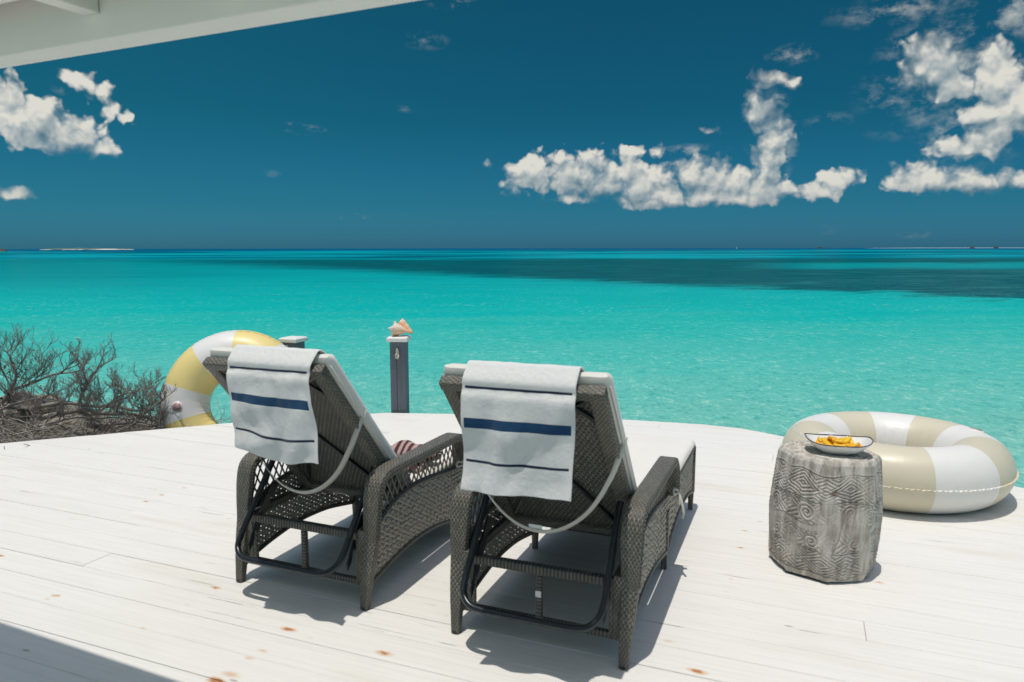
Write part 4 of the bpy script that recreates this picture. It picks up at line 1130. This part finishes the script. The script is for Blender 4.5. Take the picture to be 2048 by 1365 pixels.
# ------------------------------------------------------------------ carved wooden stool
def stool():
    cx, cy = 1.575, 3.575; Hs = .585
    m, t, b = mat('whitewashed_carved_wood'); p = t.tc('Object')
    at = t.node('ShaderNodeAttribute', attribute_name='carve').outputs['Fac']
    n = t.noise(t.vm('MULTIPLY', p, (9, 9, 2.2)), 3, 7, .65); n2 = t.noise(p, 5, 3, .6); nf = t.noise(t.vm('MULTIPLY', p, (60, 60, 9)), 3, 4, .65)
    c = t.mix(t.mr(n, .3, .68), (.30, .26, .215), (.70, .655, .58))
    c = t.mix(t.mr(nf, .45, .75, 0, .35), c, (.72, .69, .63))
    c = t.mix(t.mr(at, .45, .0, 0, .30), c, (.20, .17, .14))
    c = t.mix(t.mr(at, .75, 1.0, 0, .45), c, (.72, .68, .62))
    spot = t.m('MULTIPLY', t.mr(n2, .63, .70), t.mr(n, .4, .5))
    c = t.mix(t.m('MULTIPLY', spot, .8), c, (.15, .075, .045))
    t.put(b.inputs['Base Color'], c); b.inputs['Roughness'].default_value = .85; b.inputs['Specular IOR Level'].default_value = .25
    t.put(b.inputs['Normal'], t.bump(t.m('ADD', n, nf), .004, .8))
    NA, NZ = 560, 300
    th = np.linspace(0, 2 * PI, NA, endpoint=False)[:, None]; z = np.linspace(0, 1, NZ)[None, :]
    Rr = np.interp(z, [0, .05, .12, .3, .5, .7, .9, .97, 1], [.230, .238, .246, .256, .260, .252, .236, .229, .216])
    octo = 1 / np.cos(((th + .15 + PI / 8) % (PI / 4)) - PI / 8) - 1
    kf = np.interp(z, [0, .1, .3, .6, .85, 1], [1.15, 1.0, .45, .3, .7, 1.0])
    Rr = Rr * (1 + (octo - .02) * kf)
    arc = (th * .25); zz = z * Hs
    def fold(x, per): return (x / per - np.round(x / per)) * per
    h = np.zeros((NA, NZ)) + .5; 
    wob = np.array([[mn.noise(Vector((math.cos(a) * 2.2, math.sin(a) * 2.2, b_ * 3))) for b_ in np.linspace(0, 1, 40)] for a in np.linspace(0, 2 * PI, 80, endpoint=False)])
    wi = (np.linspace(0, 80, NA, endpoint=False).astype(int) % 80)[:, None]; wj = np.clip((np.linspace(0, 39, NZ)).astype(int), 0, 39)[None, :]
    # smooth bilinear
    fi = np.linspace(0, 80, NA, endpoint=False); i0 = fi.astype(int) % 80; i1 = (i0 + 1) % 80; tf = (fi - fi.astype(int))[:, None]
    fj = np.linspace(0, 39, NZ); j0 = np.clip(fj.astype(int), 0, 38); j1 = j0 + 1; tj = (fj - j0)[None, :]
    W = (wob[i0][:, j0] * (1 - tf) + wob[i1][:, j0] * tf) * (1 - tj) + (wob[i0][:, j1] * (1 - tf) + wob[i1][:, j1] * tf) * tj
    zw = zz + W * .026; per = 2 * PI * .25 / 7
    def band(lo, hi): return (zw > lo) & (zw < hi)
    # diamonds with nested lines, two rows
    for lo, hi, off in ((.40, .525, 0.0), (.03, .15, .5)):
        ce = (lo + hi) / 2; hh = (hi - lo) / 2; x = fold(arc + off * per, per)
        dmt = np.abs(x) / (per / 2) + np.abs(zw - ce) / hh
        dmt2 = np.abs(np.abs(x) - per / 2) / (per / 2) + np.abs(zw - ce) / hh
        pat = .5 + .5 * np.cos(2 * PI * np.minimum(dmt, dmt2 + .08) * 3.6)
        tri = .5 + .5 * np.cos(2 * PI * (dmt) * 3.6)
        h = np.where(band(lo, hi), np.where(dmt < 1, tri, pat), h)
    # spirals
    for lo, hi, off, ns in ((.285, .39, .25, 8), (.155, .245, .1, 8)):
        ce = (lo + hi) / 2; pr = 2 * PI * .25 / ns; x = fold(arc + off * pr, pr); y = zw - ce; r = np.hypot(x, y); a = np.arctan2(y, x)
        Rm = (hi - lo) / 2 * .86; sp = .5 + .5 * np.cos(2 * PI * r / .0175 - a)
        x2 = fold(arc + (off + .5) * pr, pr); y2 = zw - (ce + .018); r2 = np.hypot(x2, y2); a2 = np.arctan2(y2, x2); sp2 = .5 + .5 * np.cos(2 * PI * r2 / .014 + a2)
        leaf = .5 + .5 * np.cos(2 * PI * (np.abs(x2) * .8 + np.abs(zw - ce)) / .022)
        pat = np.where(r < Rm, sp, np.where(r2 < .024, sp2, leaf * .8))
        h = np.where(band(lo, hi), pat, h)
    for c_ in (.028, .152, .249, .280, .394, .530):   # border grooves
        d_ = np.abs(zw - c_); h = np.where(d_ < .0065, np.where(d_ < .003, 0.05, .85), h)
    h = np.where(band(.249, .28), .62 + .25 * W, h)
    worn = np.clip(1.0 - np.clip(np.roll(W, 170, 0) * 2.0, -.1, .60) - np.abs(W) * .4, .32, 1); h = .5 + (h - .5) * np.clip(worn + .1, 0, 1)
    disp = (h - .5) * .0060 * worn + .004 * np.minimum(0, np.sin(th * 23 + 4 * W)) ** 6 * -1
    # vertical drying crack
    ck = np.abs(((th - math.radians(-62) + PI) % (2 * PI)) - PI) * .25 - .0022 - .0015 * np.sin(zz * 60); ckm = (ck < 0) & (zz < .30)
    disp = np.where(ckm, -.02, disp); h = np.where(ckm, 0, h)
    R3 = Rr + disp + W * .006
    X = R3 * np.cos(th); Y = R3 * np.sin(th); Z = zz + 0 * th
    V = np.stack([X, Y, Z], -1).reshape(-1, 3)
    # top: rings inwards, shallow dish with growth-ring cracks
    NR = 30; tops = []; hv = [h.reshape(-1)]
    for k in range(1, NR + 1):
        f = 1 - k / NR; rr = R3[:, -1] * max(f, .0) if k < NR else R3[:, -1] * 0.001
        zt = Hs + .006 * math.sin(k * 1.9) * (1 - f) * 0 + np.array([mn.noise(Vector((math.cos(a) * f * 6, math.sin(a) * f * 6, 2))) * .006 + .0035 * math.sin(f * 60 + 3 * mn.noise(Vector((math.cos(a) * 2, math.sin(a) * 2, f)))) * (1 if f > .15 else 0) for a in th[:, 0]])
        ckt = np.abs(((th[:, 0] - math.radians(28) + PI) % (2 * PI)) - PI) * rr < .0035 + .004 * f
        zt = np.where(ckt & (f > .35), zt - .02, zt); zt = zt + .004 * (1 - f ** 4 > .3)
        tops.append(np.stack([rr * np.cos(th[:, 0]), rr * np.sin(th[:, 0]), zt], -1)); hv.append(np.where(ckt & (f > .35), 0, .35 + .3 * np.sin(f * 60)) + 0 * th[:, 0])
    V = np.concatenate([V] + tops)
    carve = np.clip(np.concatenate([a_.reshape(-1) for a_ in hv]), 0, 1)
    i = np.arange(NA)[:, None]; j = np.arange(NZ - 1)[None, :]; i2 = (i + 1) % NA
    F = np.stack([i * NZ + j, i2 * NZ + j, i2 * NZ + j + 1, i * NZ + j + 1], -1).reshape(-1, 4)
    base = NA * NZ; Ft = []
    ii = np.arange(NA); jj = (ii + 1) % NA
    prev = ii * NZ + NZ - 1; prev2 = jj * NZ + NZ - 1
    for k in range(NR):
        cur = base + k * NA + ii; cur2 = base + k * NA + jj
        Ft.append(np.stack([prev, prev2, cur2, cur], -1)); prev, prev2 = cur, cur2
    F = np.concatenate([F] + Ft)
    me = bpy.data.meshes.new('carved_stool'); me.from_pydata((V * U).tolist(), [], F.tolist())
    at_ = me.attributes.new('carve', 'FLOAT', 'POINT'); at_.data.foreach_set('value', carve.astype(np.float32))
    me.polygons.foreach_set('use_smooth', [True] * len(F)); me.materials.append(m); me.update()
    o = bpy.data.objects.new('carved_stool', me); COL.objects.link(o); o.location = Vector((cx, cy, 0)) * U
    o.rotation_euler = (math.radians(0), math.radians(2.0), math.radians(14))
    o.location.z = .004
    tag(o, 'weathered whitewashed wood drum stool carved with spirals, holding a bowl of chips', 'stool')
stool()

# ------------------------------------------------------------------ bowl and chips
bz = .592
BC = Vector((1.61, 3.53, bz)); BR = math.radians(-14)
bw = empty('bowl', BC, BR, 'white square porcelain dish with upturned corners on the carved stool', 'bowl')
POR = simple('white_glazed_porcelain', (.82, .82, .80), .12, spec=.6)
def sup(a, w, d, e): return (w * math.copysign(abs(math.cos(a)) ** e, math.cos(a)), d * math.copysign(abs(math.sin(a)) ** e, math.sin(a)))
mb = MB(); rows = []; NA = 72
lv = [(.0, .020), (.35, .020), (.55, .023), (.75, .033), (.92, .050), (1.0, .060), (1.01, .061), (1.0, .056), (.92, .044), (.75, .025), (.55, .010), (.42, .003), (.40, .0), (0, .0)]
for s_, zz in lv:
    row = []
    for k in range(NA + 1):
        a = 2 * PI * k / NA; x, y = sup(a, .152, .112, .72); cr = abs(math.sin(2 * a)) ** 3
        cr2 = abs(math.cos(a)) ** 4
        row.append((x * s_, y * s_, zz + .020 * cr2 * max(0, s_ - .5) * 2 * .9 + (.004 * cr * max(0, s_ - .5))))
    rows.append(row)
mb.grid(rows, flip=False); mb.build('dish', POR, bw)
mb = MB(); pth = []
for k in range(0, NA // 2 + 1):
    a = 2 * PI * k / NA; x, y = sup(a, .152, .112, .72); cr2 = abs(math.cos(a)) ** 4; pth.append(Vector((x * 1.006, y * 1.006, .0635 + .020 * cr2 * .9)))
for k in range(NA // 2, NA + 1):
    a = 2 * PI * k / NA; x, y = sup(a, .152, .112, .72); cr2 = abs(math.cos(a)) ** 4; pth.append(Vector((x * 1.006, y * 1.006, .0635 + .020 * cr2 * .9)))
mb.tube(pth, .0022, 5, closed=False); mb.build('rim_line', simple('brown_glaze_line', (.05, .03, .025), .3), bw)
CH = simple('orange_fruit_crisp', (1.0, .54, .025), .5, nscale=60, namp=.25, bumpd=.001); CH2 = simple('deep_orange_crisp', (1.0, .44, .018), .5, nscale=60, namp=.25, bumpd=.001)
rc = random.Random(21); chips = []
slots = []
for ring_, n_, z_ in ((.078, 8, .040), (.045, 5, .050), (.018, 2, .062)):
    for k in range(n_):
        a = 2 * PI * k / n_ + rc.uniform(-.2, .2); slots.append((ring_ * .92 * math.cos(a), ring_ * .62 * math.sin(a), z_))
for i, (x, y, z_) in enumerate(slots):
    mb = MB(); rad = rc.uniform(.038, .050); cur = rc.uniform(.004, .010); rows = []; ax = rc.uniform(0, PI)
    Rm_ = Matrix.Rotation(rc.uniform(0, 6.28), 3, 'Z') @ Matrix.Rotation(rc.uniform(-.5, .5), 3, 'X') @ Matrix.Rotation(rc.uniform(-.4, .4), 3, 'Y')
    for q in range(7):
        r_ = rad * q / 6; row = []
        for k in range(17):
            a = 2 * PI * k / 16; xx, yy_ = r_ * math.cos(a), r_ * .8 * math.sin(a)
            zz = cur * ((xx / rad) ** 2) * 2 - cur * .6 + .004 * math.sin(a * 3 + ax) * (q / 6); row.append(Rm_ @ Vector((xx, yy_, zz + .006 * (1 - q / 6))) + Vector((x, y, z_)))
        rows.append(row)
    mb.grid(rows); o = mb.build('fruit_crisp', rc.choice([CH, CH, CH2]), solid=.011)
    o.location = BC * U; o.rotation_euler = (0, 0, BR)
    tag(o, 'curled orange fruit crisp heaped in the white bowl', 'crisp', 'orange crisps in the bowl')

# ------------------------------------------------------------------ dead shrubs on the rock
BARK = simple('bleached_dead_wood', (.30, .275, .24), .85, nscale=40, namp=.45)
TWIG = simple('grey_twig', (.25, .225, .20), .85, nscale=30, namp=.35)
LEAF = simple('dull_green_leaf', (.06, .085, .03), .6, nscale=30, namp=.4)
def shrub(base, runs, label, seed, leaves=0, hmax=1.0):
    """runs: list of (polyline, radius, twig density, fan height)"""
    rd = random.Random(seed); r_ = empty('dead_shrub', base, 0, label, 'shrub', 'dead shrubs on the shore rock')
    tw = MB(); tips = []
    def grow(p, d, L, r, lev):
        n = 5; pts = [p.copy()]; q = p.copy(); dd = d.copy()
        for i in range(n):
            dd = (dd + Vector((rd.uniform(-.26, .26), rd.uniform(-.26, .26), rd.uniform(-.14, .22)))).normalized()
            q = q + dd * (L / n); pts.append(q.copy())
        tw.ttube(pts, [max(.0012, r * (1 - .5 * i / n)) for i in range(n + 1)], 3)
        if lev <= 0: tips.append(q); return
        for i in range(1, n + 1):
            if rd.random() < .80:
                sd_ = 1 if rd.random() < .5 else -1
                nd = (dd + Vector((sd_ * rd.uniform(.35, 1.0), rd.uniform(-.7, .7), rd.uniform(-.1, .55)))).normalized()
                grow(pts[i], nd, L * rd.uniform(.42, .66), r * .55, lev - 1)
    for k, (poly, rad, dens, fan) in enumerate(runs):
        path = smooth_path(poly, 7)
        path = [p + Vector((mn.noise(p * 3), mn.noise(p * 3 + Vector((5, 0, 0))), mn.noise(p * 3 + Vector((0, 5, 0))))) * .05 for p in path]
        mb = MB(); mb.ttube(path, [rad * (1 - .7 * i / len(path)) * (1 + .15 * math.sin(i * 1.7)) for i in range(len(path))], 7); mb.build('trunk' if k == 0 else 'branch', BARK, r_)
        for i in range(2, len(path)):
            if rd.random() < dens * .62:
                f = 1 - i / len(path) * .35
                d = Vector((rd.uniform(-.6, 1.1), rd.uniform(-.5, .4), rd.uniform(.25, 1.0))).normalized()
                grow(path[i], d, fan * f * rd.uniform(.42, .84), .0075 * rd.uniform(.6, 1.1), 3)
    tw.build('twig', TWIG, r_, kind='stuff')
    if leaves:
        mb = MB()
        for _ in range(leaves):
            p = rd.choice(tips) if rd.random() < .25 else Vector((rd.uniform(-.2, .25), rd.uniform(-.2, .2), rd.uniform(.1, .55)))
            d = Vector((rd.uniform(-1, 1), rd.uniform(-1, 1), rd.uniform(-.2, 1))).normalized(); s_ = d.orthogonal().normalized(); L = rd.uniform(.025, .05)
            v = [mb.vert(p), mb.vert(p + d * L * .5 + s_ * L * .28), mb.vert(p + d * L), mb.vert(p + d * L * .5 - s_ * L * .28)]; mb.face(v)
        mb.build('leaf', LEAF, r_, kind='stuff')
    return r_
V = Vector
shrub((-5.05, 7.15, -.05), [([V((-.3, 0, -.1)), V((0, 0, .15)), V((.1, .05, .40)), V((.05, .1, .62))], .026, .9, .55), ([V((0, 0, .10)), V((.3, -.1, .10)), V((.7, -.05, .14)), V((1.1, .05, .08)), V((1.5, 0, .02))], .030, .95, .50),
   ([V((0, 0, .22)), V((.25, .1, .32)), V((.5, .1, .38)), V((.75, .15, .44))], .017, .95, .48), ([V((-.2, -.1, .0)), V((.1, -.15, .12)), V((.45, -.2, .2)), V((.8, -.2, .2))], .015, .95, .42)], 'tall bare grey shrub with a few green leaves at the far left edge', 5, 60)
shrub((-4.35, 7.0, -.06), [([V((-.3, 0, .04)), V((0, .05, .06)), V((.4, .0, .08)), V((.8, .05, .0)), V((1.1, 0, -.12))], .030, .98, .50), ([V((.1, 0, .08)), V((.14, .02, .22)), V((.22, .0, .36)), V((.28, .05, .5))], .014, .9, .46),
   ([V((.3, 0, .06)), V((.45, .02, .16)), V((.62, 0, .26)), V((.85, .05, .34))], .012, .95, .40), ([V((-.2, -.2, .0)), V((.2, -.25, .08)), V((.6, -.2, .08)), V((.95, -.1, .0))], .014, .98, .34)], 'dead grey shrub with upright twigs between the tall shrub and the ring', 9)
shrub((-3.72, 6.90, -.14), [([V((-.5, 0, .08)), V((-.1, .05, .06)), V((.25, .0, .05)), V((.45, .05, -.02))], .018, .98, .42), ([V((0, 0, .02)), V((.12, .02, .10)), V((.26, .0, .22)), V((.4, .02, .30))], .010, .95, .32),
   ([V((-.4, -.1, .02)), V((-.1, -.15, .04)), V((.2, -.1, .02))], .010, .98, .26)], 'low dead shrub with fine twigs touching the left side of the yellow ring', 14)
# loose rubble on the rock
rb_ = MB(); rq = random.Random(12)
bm = bmesh.new(); bmesh.ops.create_icosphere(bm, subdivisions=2, radius=1)
for _ in range(420):
    x = rq.uniform(-6.2, -2.9); lim = 0.433 * (x + 4.245) + 5.92; y = rq.uniform(lim + .15, lim + 1.9); z = rock_h(x, y); sz = rq.uniform(.025, .11) * rq.uniform(.5, 1)
    Rq = Matrix.Rotation(rq.uniform(0, 6), 3, 'Z') @ Matrix.Rotation(rq.uniform(0, 6), 3, 'X'); o_ = len(rb_.v); sd = rq.uniform(0, 90)
    for v in bm.verts:
        k = 1 + .5 * mn.noise(v.co * 1.3 + Vector((sd, 0, 0))); q = Rq @ Vector((v.co.x * k * sz, v.co.y * k * sz * .8, v.co.z * k * sz * .6)); rb_.vert((x + q.x, y + q.y, z + sz * .3 + q.z))
    for f in bm.faces: rb_.face([v.index + o_ for v in f.verts])
bm.free()
o = rb_.build('rubble', ROCK, smooth=False, kind='stuff'); tag(o, 'broken tan limestone rubble strewn over the shore rock by the deck', 'rubble', kind='stuff')
# tangle of fallen brushwood on the rock
tm = MB(); rd = random.Random(2)
for _ in range(7500):
    x = rd.uniform(-6.2, -3.0); lim = 0.433 * (x + 4.245) + 5.92; y = lim + .12 + 1.5 * rd.random() ** 1.5; z = rock_h(x, y) + rd.uniform(.0, .26) * rd.random() 
    a = rd.uniform(0, 2 * PI); L = rd.uniform(.15, .65); d = Vector((math.cos(a), math.sin(a) * .6, rd.uniform(-.1, .45)))
    p = Vector((x, y, z)); pts = [p]
    for i in range(4):
        d = (d + Vector((rd.uniform(-.5, .5), rd.uniform(-.5, .5), rd.uniform(-.35, .2)))).normalized(); p = p + d * L / 4; pts.append(p)
    r = rd.choice([.002, .0025, .003, .0035, .005, .008]) * rd.uniform(.8, 1.2); tm.ttube(pts, [r, r * .9, r * .8, r * .6, r * .4], 3)
o = tm.build('brushwood', simple('pale_brushwood', (.34, .31, .27), .85, nscale=9, namp=.5), kind='stuff')
tag(o, 'tangle of dry fallen sticks covering the shore rock beside the deck', 'brushwood', kind='stuff')

# ------------------------------------------------------------------ roof eave over the camera
ROOFW = simple('white_painted_eave', (.80, .785, .73), .55, nscale=4, namp=.05, bumpd=.004)
rf = empty('porch_roof', (-2.354, 2.732, -.026), math.atan2(-.41189, .91123), 'white painted timber porch eave jutting over the top left corner', 'roof')
# local: +x along the eave, -y towards the house
mb = MB(); mb.box((2.0, -.045, 2.188 + .17), (14, .09, .34)); mb.build('fascia', ROOFW, rf, smooth=False, bevel=.004)
mb = MB(); mb.box((2.0, -.86, 2.56), (14.2, 1.6, .05)); mb.build('roof_panel', ROOFW, rf, smooth=False)
for k, x in enumerate([1.415 - .037 + (i - 4) * .49 for i in range(0, 22)]):
    mb = MB(); mb.box((x, -.092 - .65, 2.255 + .135), (.055, 1.3, .27)); mb.build('rafter', ROOFW, rf, smooth=False, bevel=.003)
    if x < 9:
        mb = MB(); mb.box((x - .028 - .217, -.092 - .14, 2.275 + .125), (.43, .05, .25)); mb.build('blocking', ROOFW, rf, smooth=False, bevel=.003)
